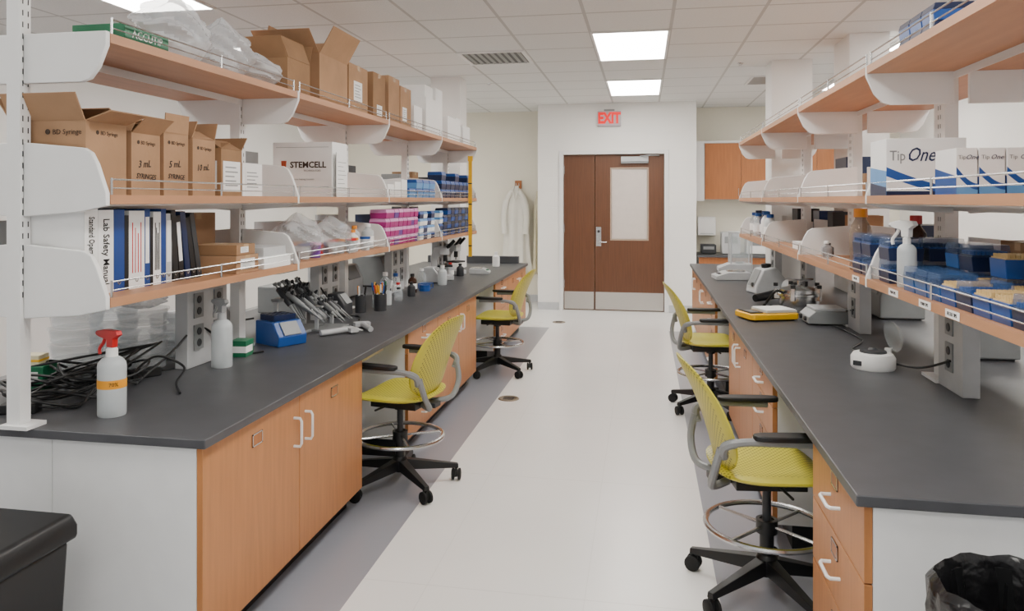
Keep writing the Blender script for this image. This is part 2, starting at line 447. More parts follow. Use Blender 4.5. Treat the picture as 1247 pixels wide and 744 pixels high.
def apron(xf,n,y0,y1):
    m=MB(); x=lambda a:xf-n*a
    m.box(min(x(.15),x(.17)),max(x(.15),x(.17)),y0+.002,y1-.002,.62,.732,CREAM)
    m.box(min(x(.17),x(.5)),max(x(.17),x(.5)),y0+.002,y1-.002,.62,.635,WHITE)
    m.box(min(x(.15),x(.146)),max(x(.15),x(.146)),(y0+y1)/2-.15,(y0+y1)/2+.15,.70,.71,LGREY)
    solo('knee_space_apron','cream apron panel under worktop above knee space','apron panel',m,group='knee space aprons')
for a in ((LF,1,3.54,4.28),(LF,1,6.12,6.95),(RF,-1,2.67,3.47),(RF,-1,5.2,6.2)): apron(*a)

# ---------------------------------------------------------------- shelving
LV=[1.155,1.485,2.0]
def outlet(par,n,x,y,z):
    m=MB(); m.box(min(0,.006*n),max(0,.006*n),-.035,.035,-.055,.055,GREY)
    for dz in (-.025,.025):
        T=Matrix.Translation((.006*n,0,dz))@Matrix.Rotation(n*pi/2,4,'Y')
        m.lathe([(0,0),(.017,0),(.016,.003),(0,.003)],DARK,14,T=T)
    return part(par,'outlet',m,(x,y,z),label='grey duplex power outlet')
def shelving(xf,xb,n,joints,label,hw,psh,pan):
    P=Vector((xb,joints[0],ZC))
    t=thing('shelving_unit',label,'shelving',P)
    X=lambda a:(xf-n*a)-xb
    D=abs(xf-xb); E=2*D+.055
    def bx(m,a0,a1,y0,y1,z0,z1,mt): m.box(min(X(a0),X(a1)),max(X(a0),X(a1)),y0-P.y,y1-P.y,z0-P.z,z1-P.z,mt)
    for ji,j in enumerate(joints):
        k0=.022 if ji==0 else hw; pc=j if ji==0 else j+psh
        m=MB(); bx(m,D+.002,D+.052,pc-k0,pc+k0,ZC,2.2,STEELW); bx(m,D-.04,D+.064,pc-k0-.02,pc+k0+.02,ZC,ZC+.012,STEELW)
        for k in range(26):
            z=ZC+.42+k*.038
            for s_ in (-1,1): bx(m,D+.001,D+.003,pc+s_*.011-.002,pc+s_*.011+.002,z,z+.018,DARK)
        po=part(t,'upright_post',m)
        if ji==0: continue
        y0,y1=j+pan[0],j+pan[1]
        m=MB(); bx(m,D-.03,D+.03,y0,y1,ZC+.001,ZC+.385,LGREY)
        pa=part(t,'outlet_panel',m,bevel=.003)
        no=2 if y1-y0>.28 else 1
        for q in range(no):
            for z in (ZC+.13,ZC+.27):
                outlet(pa,n,X(D-.03),y0+(y1-y0)*((q+.5)/no)-P.y,z-P.z)
    for zi,z in enumerate(LV):
        for i in range(len(joints)-1):
            y0,y1=joints[i]+.012,joints[i+1]-.012
            m=MB(); bx(m,0,D,y0,y1,z,z+.03,WOODS); bx(m,D,D+.055,y0+(.24 if hw>.05 and i else .02),y1-.025,z,z+.03,WOODS)
            bx(m,D+.055,E,y0,y1,z,z+.03,WOODS)
            sh=part(t,'shelf',m)
            m=MB(); a=.012
            m.tube([(X(a),y0-P.y+.02,z+.03-P.z+.05),(X(a),y1-P.y-.02,z+.03-P.z+.05)],.0032,CHROME,6)
            m.tube([(X(a),y0-P.y+.02,z+.03-P.z+.022),(X(a),y1-P.y-.02,z+.03-P.z+.022)],.0025,CHROME,6)
            for q in (y0+.02,(y0+y1)/2,y1-.02): m.tube([(X(a),q-P.y,z+.03-P.z),(X(a),q-P.y,z+.03-P.z+.055)],.004,CHROME,6)
            part(sh,'guard_rail',m,label='thin steel guard rail')
            m=MB(); bx(m,D-.004,D,y0,y1,z-.03,z-.001,STEELW)
            if zi<2: bx(m,.03,D-.004,y0,y1,z-.006,z-.001,STEELW)
            part(sh,'support_rail',m)
        for j in joints:
            if zi<2: pl=[(0,z-.005),(0,z+.035),(.035,z+.13),(.055,z+.165),(.08,z+.18),(D,z+.20),(D,z-.04),(.1,z-.025)]
            else: pl=[(0,z+.035),(0,z-.01),(.03,z-.08),(.06,z-.115),(.09,z-.125),(D,z-.125),(D,z+.035)]
            for rear in (0,1):
                m=MB(); m.prism([(X(E-a if rear else a),b-P.z) for a,b in pl],'y',j-.010-P.y,j+.010-P.y,STEELW)
                part(t,'bracket',m,bevel=.003,label='white sheet-metal end bracket')
    return t
JL=[2.16,3.53,4.90,6.27,7.64]; JR=[1.93,3.28,4.66,6.04,7.42]
shelving(-1.67,-1.97,1,JL,'white steel shelving with maple shelves standing on bench',.03,0,(-.52,-.2))
shelving(.87,1.19,-1,JR,'white steel shelving with maple shelves standing on bench',.06,.15,(-.17,.07))
S3,S2,S1=LV[0]+.03,LV[1]+.03,LV[2]+.03

# ---------------------------------------------------------------- chairs
def se(a,n): 
    c,s=math.cos(a),math.sin(a); e=2/n
    return (abs(c)**e*(1 if c>=0 else -1),abs(s)**e*(1 if s>=0 else -1))
def padshell(fn,m,nr=10,na=48,n=3.6,th=.02):
    mb=MB(); tops=[];bots=[]
    def P(r,a,side):
        x,y=se(a,n); e=math.sqrt(max(0,1-r**8)); return fn(x*r,y*r,side*th/2*(.25+.75*e))
    for side,st in ((1,tops),(-1,bots)):
        st.append([mb.bm.verts.new(P(0,0,side))])
        for i in range(1,nr+1): 
            r=(i/nr)**.8
            st.append([mb.bm.verts.new(P(r,2*pi*k/na,side)) for k in range(na)])
        for a,b in zip(st,st[1:]):
            for k in range(na):
                j=(k+1)%na
                if len(a)==1: mb.face([a[0],b[k],b[j]],m)
                else: mb.face([a[k],a[j],b[j],b[k]],m)
    for k in range(na):
        j=(k+1)%na; mb.face([tops[-1][k],tops[-1][j],bots[-1][j],bots[-1][k]],m)
    return mb
def chair(loc,rz,spin=0):
    t=thing('drafting_chair','lime green perforated plastic drafting stool with foot ring','chair',loc,rz,group='lime drafting stools at the benches')
    b=MB(); b.lathe([(0,.075),(.035,.075),(.042,.09),(.04,.14),(.03,.155),(0,.155)],BLACK,20)
    for k in range(5):
        a=spin+2*pi*k/5; T=Matrix.Rotation(a,4,'Z')
        s1=[(.03,-.026,.085),(.03,.026,.085),(.03,.022,.14),(.03,-.022,.14)]
        s2=[(.31,-.016,.066),(.31,.016,.066),(.31,.012,.088),(.31,-.012,.088)]
        A=[b.bm.verts.new(T@Vector(p)) for p in s1]; B=[b.bm.verts.new(T@Vector(p)) for p in s2]
        b.face(A,BLACK); b.face(B,BLACK)
        for i in range(4): b.face([A[i],A[(i+1)%4],B[(i+1)%4],B[i]],BLACK)
    part(t,'base',b,bevel=.003)
    for k in range(5):
        a=spin+2*pi*k/5
        c=MB(); 
        for s_ in (-1,1):
            T=Matrix.Translation((0,s_*.017-.008,.031))@Matrix.Rotation(-pi/2,4,'X')
            c.lathe([(0,0),(.024,0),(.031,.003),(.031,.013),(.024,.016),(0,.016)],BLACKR,18,T=T)
        c.box(-.012,.018,-.007,.007,.02,.062,BLACK); c.cyl((0,0,.05),.008,.025,BLACK)
        part(t,'caster',c,(.30*math.cos(a),.30*math.sin(a),0),(0,0,a+k*1.1))
    m=MB(); m.cyl((0,0,.14),.026,.14,BLACK); m.cyl((0,0,.28),.016,.14,DARK); m.lathe([(0,.40),(.03,.40),(.035,.43),(.03,.445),(0,.445)],BLACK,16)
    part(t,'gas_column',m)
    m=MB(); m.ring((0,0,.26),.225,.011,CHROME,48)
    m.lathe([(.027,.235),(.04,.235),(.04,.285),(.027,.285)],BLACK,16)
    for k in range(4):
        a=spin+.4+pi/2*k; m.tube([(.035*math.cos(a),.035*math.sin(a),.262),(.222*math.cos(a),.222*math.sin(a),.26)],.007,CHROME,6)
    part(t,'foot_ring',m,label='chrome foot ring')
    m=MB(); m.box(-.10,.10,-.14,.12,.425,.462,BLACK); m.tube([(.1,.02,.44),(.21,.03,.44)],.006,BLACK,6); m.tube([(-.1,.02,.44),(-.21,.03,.44)],.006,BLACK,6)
    m.box(-.035,.035,-.22,-.12,.43,.455,DARK)
    part(t,'seat_mechanism',m,bevel=.006)
    def fs(x,y,o):
        X,Y=x*.235,y*.225
        z=.482+.018*(x*x)+.010*(abs(y)**3)*(1 if y<0 else 0)-(.045*max(0,y-.45)**2/.3)
        return (X*(1-.06*(y<0)*y*y),Y+.015,z+o)
    part(t,'seat',padshell(fs,CH_SEAT,th=.03),label='lime green perforated seat')
    def fb(x,y,o):
        w=.225*(1-.16*max(0,y)**1.5-.10*max(0,-y)**2); X=x*w; Z=.70+y*.205
        Y=-.235-.078*y-.02*y*y+.9*X*X*.9
        return (X,Y+o,Z)
    part(t,'backrest',padshell(fb,CH_BACK,th=.022,n=3.0),label='lime green perforated backrest')
    m=MB()
    for s_ in (-1,1):
        m.tube(catmull([(s_*.05,-.16,.445),(s_*.13,-.235,.455),(s_*.205,-.245,.53),(s_*.222,-.225,.62)],6),.015,GREY,8)
    part(t,'back_frame',m,label='grey plastic back frame')
    for s_ in (-1,1):
        m=MB()
        m.tube(catmull([(s_*.218,-.215,.59),(s_*.245,-.215,.635),(s_*.262,-.15,.655),(s_*.265,-.05,.655),(s_*.262,.08,.652)],6),[.017]*10+[.014]*15,GREY,8)
        ar=part(t,'armrest',m,label='grey arm support')
        q=MB(); 
        pr=[]
        for i in range(24):
            a=2*pi*i/24; ex,ey=se(a,3); pr.append((s_*.263+ex*.034,-.0+ey*.125))
        q.prism(pr,'z',.664,.684,BLACK); part(ar,'arm_pad',q,bevel=.006,label='black arm pad')
    return t
C0=chair((-1.26,3.87,0),pi/2-.18,.3)
C1=copy_thing(C0,(-1.25,6.55,0),pi/2-.10)
C2=copy_thing(C0,(.46,3.06,0),-pi/2+.14)
C3=copy_thing(C0,(.47,5.68,0),-pi/2+.10)

# ---------------------------------------------------------------- cartons
def carton(loc,w,dd,h,label,mt=CARD,flaps=None,rz=0,group=None,name='cardboard_box',stick=None,cat='box'):
    t=thing(name,label,cat,loc,rz,group=group)
    m=MB(); e=.004
    if flaps:
        m.box(-w/2,w/2,-dd/2,dd/2,0,e,mt)
        m.box(-w/2,-w/2+e,-dd/2,dd/2,e,h,mt); m.box(w/2-e,w/2,-dd/2,dd/2,e,h,mt)
        m.box(-w/2+e,w/2-e,-dd/2,-dd/2+e,e,h,mt); m.box(-w/2+e,w/2-e,dd/2-e,dd/2,e,h,mt)
        m.box(-w/2+e,w/2-e,-dd/2+e,dd/2-e,e,h*.75,CARDIN)
        part(t,'body',m)
        for (nx,ny),ang in zip(((1,0),(-1,0),(0,1),(0,-1)),flaps):
            a=R(ang); L=min(w,dd)*.48
            f=MB(); s_,c_=math.sin(a),math.cos(a)
            T=Matrix.Rotation(math.atan2(ny,nx),4,'Z')
            hd=(w if nx else dd)/2; wd=(dd if nx else w)/2-.003
            P=[(0,0),(L*s_,L*c_),(L*s_+.004*c_,L*c_-.004*s_),(.004*c_,-.004*s_)]
            f.prism([(hd-.002+p[0],h+p[1]) for p in P],'y',-wd,wd,mt,T=T)
            part(t,'flap',f)
    else:
        m.box(-w/2,w/2,-dd/2,dd/2,0,h,mt)
        part(t,'body',m,bevel=.002)
        if mt in (CARD,CARD2):
            f=MB(); f.box(-w/2-.0005,w/2+.0005,-.022,.022,h-.03,h+.0008,mat('packing_tape','#bfa07a',.25)); part(t,'tape',f)
    if stick:
        for face,a0,a1,z0,z1 in stick:
            f=MB()
            if face=='+x': f.box(w/2,w/2+.001,a0,a1,z0,z1,PAPER)
            elif face=='-x': f.box(-w/2-.001,-w/2,a0,a1,z0,z1,PAPER)
            elif face=='-y': f.box(a0,a1,-dd/2-.001,-dd/2,z0,z1,PAPER)
            p=part(t,'paper_label',f,label='white printed label')
            g=MB(); n=5
            for i in range(n):
                zz=z0+(z1-z0)*(.2+.6*i/(n-1)); q=.15+.1*((i*7)%3); u0=a0+(a1-a0)*.12; u1=a1-(a1-a0)*q; hh=(z1-z0)*.02
                if face=='+x': g.box(w/2+.001,w/2+.0014,u0,u1,zz-hh,zz+hh,GREY)
                elif face=='-x': g.box(-w/2-.0014,-w/2-.001,u0,u1,zz-hh,zz+hh,GREY)
                else: g.box(u0,u1,-dd/2-.0014,-dd/2-.001,zz-hh,zz+hh,GREY)
            part(p,'print',g)
    return t
XS=-1.775
def syr(y0,y1,x0,h,flaps,line1,line2,lab,rz=0):
    w=XS-x0; t=carton(((x0+XS)/2,(y0+y1)/2,S2),w,y1-y0-.012,h,lab,CARD,flaps,rz)
    text(t,'\u25cf BD Syringe',.019,(w/2+.001,0,h*.84),'+x',INKB)
    if line1: text(t,line1,.036,(w/2+.001,-.01,h*.50),'+x',INK,shear=.25,bold=.0003,roll=.06); 
    if line2: text(t,line2,.026,(w/2+.001,0,h*.30),'+x',INK,shear=.2,bold=.0003,roll=-.04)
    return t
t=syr(2.185,2.395,-2.06,.245,(72,35,-60,28),'','','large open cardboard carton with raised flaps')
text(t,'\u25cf BD Syringe',.024,(.06,-.101,.205),'-y',INKB)
syr(2.405,2.585,-2.0,.225,(48,20,-64,-38),'3 mL','SYRINGES','open cardboard carton marked with syringe size in pen',.02)
syr(2.60,2.765,-2.0,.24,(4,60,-40,-66),'5 mL','SYRINGE','open cardboard carton with one flap standing up',-.02)
syr(2.78,2.96,-2.0,.23,(-62,14,18,-30),'10 mL','','wide open cardboard carton marked in pen',.015)
carton((-1.86,3.06,S2),.2,.17,.20,'small cardboard carton with printed white labels',CARD2,(-60,20,40,-70),stick=[('+x',-.07,.07,.02,.15),('-y',-.0,.08,.03,.15)])
carton((-1.86,3.26,S2),.18,.18,.15,'small white carton covered with printed labels',PAPER,None,name='white_box',stick=[('+x',-.07,.07,.02,.13),('-y',-.07,.07,.02,.13)])
t=carton((-1.90,4.17,S2),.36,.22,.31,'white printed cardboard shipping box on shelf',PAPER,None,name='white_box')
text(t,'STEMCELL',.048,(.035,-.1115,.18),'-y',INKB,bold=.0014); text(t,'TECHNOLOGIES',.014,(.06,-.1115,.148),'-y',INKB)
g=MB(); g.prism([(-.125,.155),(-.112,.148),(-.099,.155),(-.096,.205),(-.128,.205)],'y',-.1118,-.11,mat('emblem_red','#a8431f',.6)); part(t,'printed_emblem',g)
g=MB(); g.box(-.16,.16,-.1115,-.11,.055,.058,GREY); g.box(-.16,.16,-.1115,-.11,.28,.282,GREY); part(t,'printed_line',g)
text(t,'Scientists Helping Scientists',.013,(0,-.1115,.1),'-y',GREY)
pp=MB()
pp.box(-.002,.002,-.08,.08,0,.25,PAPER); 
p=thing('printed_notice','white paper notice with printed lines standing on shelf','paper',(-1.70,4.15,S2+.001)); part(p,'sheet',pp)
g=MB()
for i in range(7): g.box(.002,.0026,-.06,.06-.02*(i%3),.05+.024*i,.053+.024*i,GREY)
part(p,'print',g)

# top shelf
carton((-1.86,3.68,S1),.24,.26,.18,'open cardboard carton with raised flaps among plastic bags',CARD2,(-20,10,20,35))
carton((-1.90,4.11,S1),.34,.40,.27,'large open cardboard carton with paper label',CARD,(30,-15,25,50),stick=[('-y',.0,.10,.06,.16)])
carton((-1.88,4.53,S1),.27,.32,.3,'closed tall cardboard carton with white label',CARD,None,stick=[('+x',-.08,.06,.08,.2)])
carton((-1.87,4.90,S1),.26,.24,.31,'closed cardboard carton with small printed label',CARD2,None,stick=[('+x',-.05,.05,.03,.1)])
carton((-1.86,5.18,S1),.26,.24,.33,'closed cardboard carton beside similar ones',CARD,None)
carton((-1.86,5.48,S1),.24,.26,.30,'closed cardboard carton with small label',CARD,None,stick=[('+x',-.08,.02,.05,.15)])
for (y,dy,h,x,w) in ((5.80,.22,.2,-1.84,.2),(6.10,.3,.3,-1.84,.24),(6.42,.22,.42,-1.86,.24),(6.80,.3,.22,-1.83,.22),(7.08,.18,.24,-1.83,.2),(7.38,.3,.19,-1.83,.22)):
    carton((x,y,S1),w,dy,h,'white foam shipping box on shelf',PAPER,None,name='foam_box',group='white boxes on the top shelf')
carton((-1.84,6.10,S1+.301),.2,.24,.1,'small white box stacked on another',PAPER,None,name='foam_box',group='white boxes on the top shelf')
t=carton((-1.80,2.40,S1),.2,.24,.06,'flat green and white printed box',TEAL,None,name='glove_box')
text(t,'ACCUTIP',.04,(.101,0,.03),'+x',PAPER)

def bag(loc,sx,sy,sz,label,seed,m=BAG,rz=0):
    rnd=random.Random(seed)
    mb=MB(); nu,nv=44,26
    ph=[(rnd.uniform(2,9),rnd.uniform(2,7),rnd.uniform(0,6)) for _ in range(6)]
    rings=[]
    for j in range(nv+1):
        v=j/nv; z=v; prof=math.sin(pi*min(1,(v*.93+.07)))**.6
        if v>.8: prof*=1-.25*min(1,(v-.8)/.06)
        rg=[]
        for i in range(nu):
            a=2*pi*i/nu; k=1+sum(.045*math.sin(p*a+q*v*5+s_) for p,q,s_ in [(round(u),w_,x) for u,w_,x in ph])
            r=prof*k; rg.append(mb.bm.verts.new((sx/2*r*math.cos(a),sy/2*r*math.sin(a),max(0,sz*(z+.08*math.sin(3*a+seed)*v)))))
        rings.append(rg)
    for a,b in zip(rings,rings[1:]):
        for i in range(nu): mb.face([a[i],a[(i+1)%nu],b[(i+1)%nu],b[i]],m)
    mb.face(rings[0],m); mb.face(rings[-1][::-1],m)
    return solo('plastic_bag',label,'plastic bag',mb,loc,rz)
bag((-1.83,2.74,S1),.24,.38,.27,'crumpled clear plastic bag of foam pieces',3,FOAM)
bag((-1.82,3.08,S1),.24,.30,.25,'crumpled clear plastic bag bulging on shelf edge',4,FOAM)
bag((-1.82,3.38,S1),.24,.26,.16,'small crumpled clear plastic bag on shelf',11,FOAM)
bag((-1.81,3.80,S3),.24,.40,.23,'clear plastic zip bag with small parts',5)
bag((-1.80,4.20,S3),.24,.36,.21,'clear plastic bag with small red and white items',6)

# binders
def binder(y,th,h,mt,lab,txt=None,tm=INK,lean=0,stripe=None,dep=.235,lines=None):
    t=thing('ring_binder',lab,'binder',(-1.775,y,S3))
    m=MB(); 
    m.box(-dep,-.002,-th/2,-th/2+.003,0,h,mt); m.box(-dep,-.002,th/2-.003,th/2,0,h,mt)
    m.box(-.003,.0,-th/2,th/2,0,h,mt)
    part(t,'cover',m)
    part(t,'pages',MB().box(-dep+.02,-.015,-th/2+.004,th/2-.004,.006,h-.012,PAPER))
    if th>.025 and not txt:
        m=MB(); m.lathe([(.004,0),(.008,0),(.008,.001),(.004,.001)],CHROME,12,T=Matrix.Translation((0,0,.03))@Matrix.Rotation(pi/2,4,'Y')); part(t,'finger_ring',m)
    if stripe:
        part(t,'spine_label',MB().box(0,.0008,-th*.36,th*.36,h*.3,h*.9,stripe))
    if lines:
        g=MB()
        for k in range(4): g.box(0,.001,-th*.3+k*th*.18,-th*.3+k*th*.18+.004,h*.2,h*(.85-.07*(k%3)),lines)
        part(t,'spine_print',g)
    if txt:
        sz=min(.042,th*.6); xs=min(1,h*.94/(len(txt)*.5*sz))
        text(t,txt,sz,(.0012,0,h*.5),'+x',tm,roll=-pi/2,xs=xs,bold=.0004)
    if lean: t.rotation_euler=(lean,0,0)
    return t
y=2.185
specs=[(.062,.285,PAPER,'thick white ring binder with printed title','Standard Operating Protocols',INK,None,None),
(.075,.28,PAPER,'white ring binder with large black spine title','Lab Safety Manual',INK,None,None),
(.055,.28,LEATHER,'thick blue vinyl ring binder','',None,None,None),
(.022,.26,BLACK,'thin black binder between others','',None,None,None),
(.085,.275,PAPER,'thick white binder with red spine print',"",None,None,RED),
(.03,.28,LEATHER,'slim blue ring binder with white label','',None,PAPER,None),
(.018,.25,BLACK,'thin black binder between others','',None,None,None),
(.045,.27,PAPER,'white binder with dark spine print','',None,None,INK),
(.03,.28,LEATHER,'slim blue vinyl ring binder','',None,None,None),
(.035,.262,LGREY,'pale grey binder with white label','',None,PAPER,None)]
for th,h,mt,lab,tx,tm,st,ln in specs:
    binder(y+th/2,th,h,mt,lab,tx,tm or INK,0,st,lines=ln); y+=th+.001
for i,(th,h) in enumerate(((.034,.275),(.03,.255),(.034,.27),(.03,.25),(.03,.265))):
    binder(y+th/2+.012+i*.041,th,h,[BLACK,BLACK,NAVY,BLACK,DARK][i],'dark ring binder leaning against its neighbours',None,INK,R(5+2*i),PAPER if i==1 else None)
carton((-1.80,3.07,S3),.22,.19,.075,'small cardboard box with black printed label',CARD,None,stick=[('+x',-.06,.06,.015,.06)])
carton((-1.80,3.07,S3+.076),.2,.17,.045,'shallow cardboard box stacked on another',CARD2,None,rz=.04,stick=[('+x',-.05,.02,.01,.035)])
carton((-1.78,3.33,S3),.2,.26,.055,'flat white box lying on shelf',PAPER,None,name='white_box')
carton((-1.78,3.33,S3+.0555),.17,.22,.04,'flat white box stacked on another',LGREY,None,name='white_box')

# bottles
def bottle(loc,r,h,body,cap,label,neck=.35,lab=None,name='reagent_bottle',group=None,rz=0):
    t=thing(name,label,'bottle',loc,rz,group=group)
    m=MB(); rn=r*neck*1.1
    m.lathe([(0,0),(r*.92,0),(r,.01*h+.003),(r,h*.62),(r*.93,h*.70),(rn*1.2,h*.80),(rn,h*.83),(rn,h*.9),(0,h*.9)],body,24); part(t,'body',m)
    m=MB(); m.lathe([(0,h*.86),(rn*1.25,h*.86),(rn*1.25,h*.99),(rn*1.1,h),(0,h)],cap,20); part(t,'cap',m)
    if lab:
        m=MB(); m.lathe([(r*1.01,h*.2),(r*1.02,h*.2),(r*1.02,h*.5),(r*1.01,h*.5)],lab,24); part(t,'paper_label',m)
    return t
def spray(loc,r,h,trig,lab,label,rz=0,band=None):
    t=thing('spray_bottle',label,'spray bottle',loc,rz)
    m=MB(); b=h*.72
    m.lathe([(0,0),(r*.96,0),(r,.005),(r,b*.80),(r*.96,b*.86),(r*.7,b*.93),(r*.34,b*.97),(r*.34,b),(0,b)],lab,28); part(t,'body',m)
    if band:
        m=MB(); m.lathe([(r*1.005,b*.46),(r*1.015,b*.46),(r*1.015,b*.60),(r*1.005,b*.60)],band,28); q=part(t,'tape_label',m)
    m=MB(); m.lathe([(0,b*.96),(r*.42,b*.96),(r*.42,b*1.08),(r*.3,b*1.11),(0,b*1.11)],PAPER if trig is RED else trig,18); part(t,'collar',m)
    m=MB(); z=b*1.11
    m.prism([(-.016,z),(.016,z),(.018,z+.025),(.064,z+.034),(.066,z+.052),(.03,z+.060),(-.035,z+.058),(-.042,z+.044),(-.018,z+.03)],'y',-.011,.011,trig)
    m.lathe([(0,0),(.009,0),(.009,.014),(0,.014)],trig,10,T=Matrix.Translation((.064,0,z+.043))@Matrix.Rotation(pi/2,4,'Y'))
    hd=part(t,'spray_head',m,bevel=.003)
    m=MB(); m.tube(catmull([(.035,0,z+.034),(.045,0,z+.012),(.066,0,z-.010),(.064,0,z-.03)],4),.006,trig,6); part(hd,'trigger',m)
    return t
tt=spray((-1.79,2.335,ZC),.046,.29,RED,MILKY,'white spray bottle with red trigger and orange tape',rz=pi-.3,band=mat('yellow_orange_tape','#f2a21c',.5))
text(tt,'70%',.018,(0,0,0),'-y',INK).matrix_local=Matrix.Rotation(.75-(pi-.3),4,'Z')@Matrix.Translation((0,-.0475,.111))@Matrix.Rotation(pi/2,4,'X')
spray((-1.83,3.1,ZC),.045,.30,LGREY,MILKY,'translucent white spray bottle with grey trigger',rz=pi-.5)
gBt='bottles on the lower shelf'
bottle((-1.76,4.47,S3),.035,.13,PAPER,ORANGE,'white plastic bottle with orange cap',group=gBt)
bottle((-1.80,4.60,S3),.035,.15,MILKY,ORANGE,'clear plastic bottle with orange cap',lab=PAPER,group=gBt)
bottle((-1.76,4.73,S3),.04,.16,MILKY,PAPER,'milky plastic bottle with white cap',lab=PAPER,group=gBt)
bottle((-1.84,4.48,S3),.035,.17,CLEAR,LBLUE,'clear bottle with light blue cap',lab=PAPER,group=gBt)
for i,(x,y_,c_,bd) in enumerate(((-1.72,4.34,RED,MILKY),(-1.73,4.40,ORANGE,MILKY),(-1.86,4.38,PAPER,MILKY),(-1.84,4.62,PURP,MILKY),(-1.71,4.55,BLUE,MILKY),(-1.82,3.72,RED,MAG),(-1.77,3.80,BLUE,MILKY),(-1.84,3.86,ORANGE,MILKY),(-1.83,4.12,PAPER,RED),(-1.77,4.18,RED,MILKY),(-1.84,4.24,PAPER,BLUE),(-1.76,4.26,ORANGE,MILKY),(-1.75,3.90,PINK,PURP))):
    m=MB(); m.lathe([(0,0),(.028,0),(.03,.07),(0,.07)],bd,18)
    t=thing('specimen_tub','small plastic tub with coloured lid','tub',(x,y_,S3),group='small tubs on the lower shelf'); part(t,'body',m)
    m=MB(); m.lathe([(0,.07),(.033,.07),(.033,.084),(0,.084)],c_,18); part(t,'lid',m)

# tip boxes
def tipbox(loc,w,dd,h,base,lid,label,group,rz=0):
    t=thing('pipette_tip_box',label,'tip box',loc,rz,group=group)
    m=MB(); m.prism([(-w/2+.004,0),(w/2-.004,0),(w/2,h*.6),(-w/2,h*.6)],'y',-dd/2,dd/2,base); part(t,'base',m,bevel=.002)
    m=MB(); m.prism([(-w/2-.001,h*.6),(w/2+.001,h*.6),(w/2-.006,h-.002),(-w/2+.006,h-.002)],'y',-dd/2-.001,dd/2+.001,lid); part(t,'lid',m,bevel=.002)
    return t
def rackbox(loc,w,dd,h,base,deck,tips,label,group,lid=True):
    t=thing('pipette_tip_box',label,'tip box',loc,0,group=group)
    k=.56 if lid else .82
    m=MB(); m.prism([(-w/2+.004,0),(w/2-.004,0),(w/2,h*k),(-w/2,h*k)],'y',-dd/2,dd/2,base); part(t,'base',m,bevel=.002)
    m=MB(); m.box(-w/2+.004,w/2-.004,-dd/2+.004,dd/2-.004,h*k,h*(k+.06),deck)
    part(t,'rack_deck',m)
    m=MB(); nx,ny=8,6
    for i in range(nx):
        for j in range(ny):
            m.cyl((-w/2+.012+(w-.024)*i/(nx-1),-dd/2+.012+(dd-.024)*j/(ny-1),h*(k+.06)),.0055,h*.14,tips,seg=6)
    part(t,'tips',m)
    if lid:
        m=MB(); z0,z1=h*k+.001,h
        m.prism([(-w/2,z0),(w/2,z0),(w/2-.005,z1),(-w/2+.005,z1)],'y',-dd/2+.001,dd/2-.001,LIDM)
        part(t,'lid',m,bevel=.002,label='clear tinted hinged lid')
    return t
gA='magenta tip boxes on the lower shelf'
A=tipbox((-1.76,4.97,S3),.12,.085,.062,MAG,PINK,'small magenta pipette tip box with pale lid',gA)
A2=tipbox((-1.76,4.97+2*.094,S3),.12,.085,.062,PURP,PINK,'small purple pipette tip box with pale lid',gA)
for i in range(8):
    for k in range(4):
        if (i,k) in ((0,0),(2,0)): continue
        copy_thing(A2 if (i*3+k*5)%7==0 else A,(-1.76+random.uniform(-.004,.004),4.97+i*.094,S3+k*.0625))
gB='white tip boxes on the lower shelf'
B=tipbox((-1.76,5.77,S3),.12,.1,.055,PAPER,LBLUE,'white tip box with pale blue lid',gB)
B2=tipbox((-1.76,5.878,S3),.12,.1,.055,NAVY,BLUE,'navy tip box among white ones',gB)
for i in range(5):
    for k in range(4 if i!=2 else 3):
        if (i,k) in ((0,0),(1,0)): continue
        copy_thing(B2 if (i+2*k)%3==0 else B,(-1.76,5.77+i*.108 if i<4 else 6.36,S3+k*.0555))
gC='navy tip boxes on the lower shelf'
Cc=tipbox((-1.76,6.5,S3),.12,.12,.06,BLUE,NAVY,'navy blue pipette tip box',gC)
Cd=tipbox((-1.76,6.635,S3),.12,.12,.06,NAVY,BLACK,'dark navy pipette tip box with black lid',gC)
for i in range(8):
    for k in range(4 if i>0 else 3):
        if (i,k) in ((0,0),(1,0)): continue
        copy_thing(Cd if (i+k)%2 else Cc,(-1.76,6.5+i*.135,S3+k*.0605))
gD='blue racks on the middle shelf'
Dd=tipbox((-1.76,5.5,S2),.14,.16,.07,LBLUE,BLUE,'light blue plastic tube rack with lid',gD)
for i in range(1,4): copy_thing(Dd,(-1.76,5.5+i*.18,S2))
for i in range(1,4): copy_thing(Dd,(-1.76,5.5+i*.18,S2+.0705))
gE='navy boxes on the middle shelf'
Ee=tipbox((-1.76,6.42,S2),.13,.14,.075,NAVY,BLUE,'navy box with blue lid',gE)
for i in range(7):
    for k in range(2 if i%3 else 3):
        if i==0 and k==0: continue
        copy_thing(Ee,(-1.76,6.42+i*.16,S2+k*.0755))
for i in range(3):
    carton((-1.78,5.02+i*.15,S2),.16,.13,.09+.02*i,'small white carton on shelf',PAPER,None,name='white_box',group='small cartons on the middle shelf')

# rear-side storage
rr=random.Random(12)
for (xr,js,lo,hi) in ((-2.185,JL,.16,.28),(1.40,JR,.16,.28)):
    for b in range(4):
        for lev,z in ((0,S3),(1,S2)):
            yq=js[b]+.16
            while yq<js[b+1]-.30:
                dd=rr.uniform(.14,.32); hh=rr.uniform(.10,lo+.08) if rr.random()<.6 else rr.uniform(.18,.27)
                if rr.random()<.72:
                    carton((xr,yq+dd/2,z),rr.uniform(.16,.22),dd,hh,'assorted stored carton on rear shelf',rr.choice([LGREY,CARD2,GREY,NAVY,PAPER,DARK,CARD]),None,name='storage_box',group='boxes on the rear shelves')
                yq+=dd+rr.uniform(.02,.1)

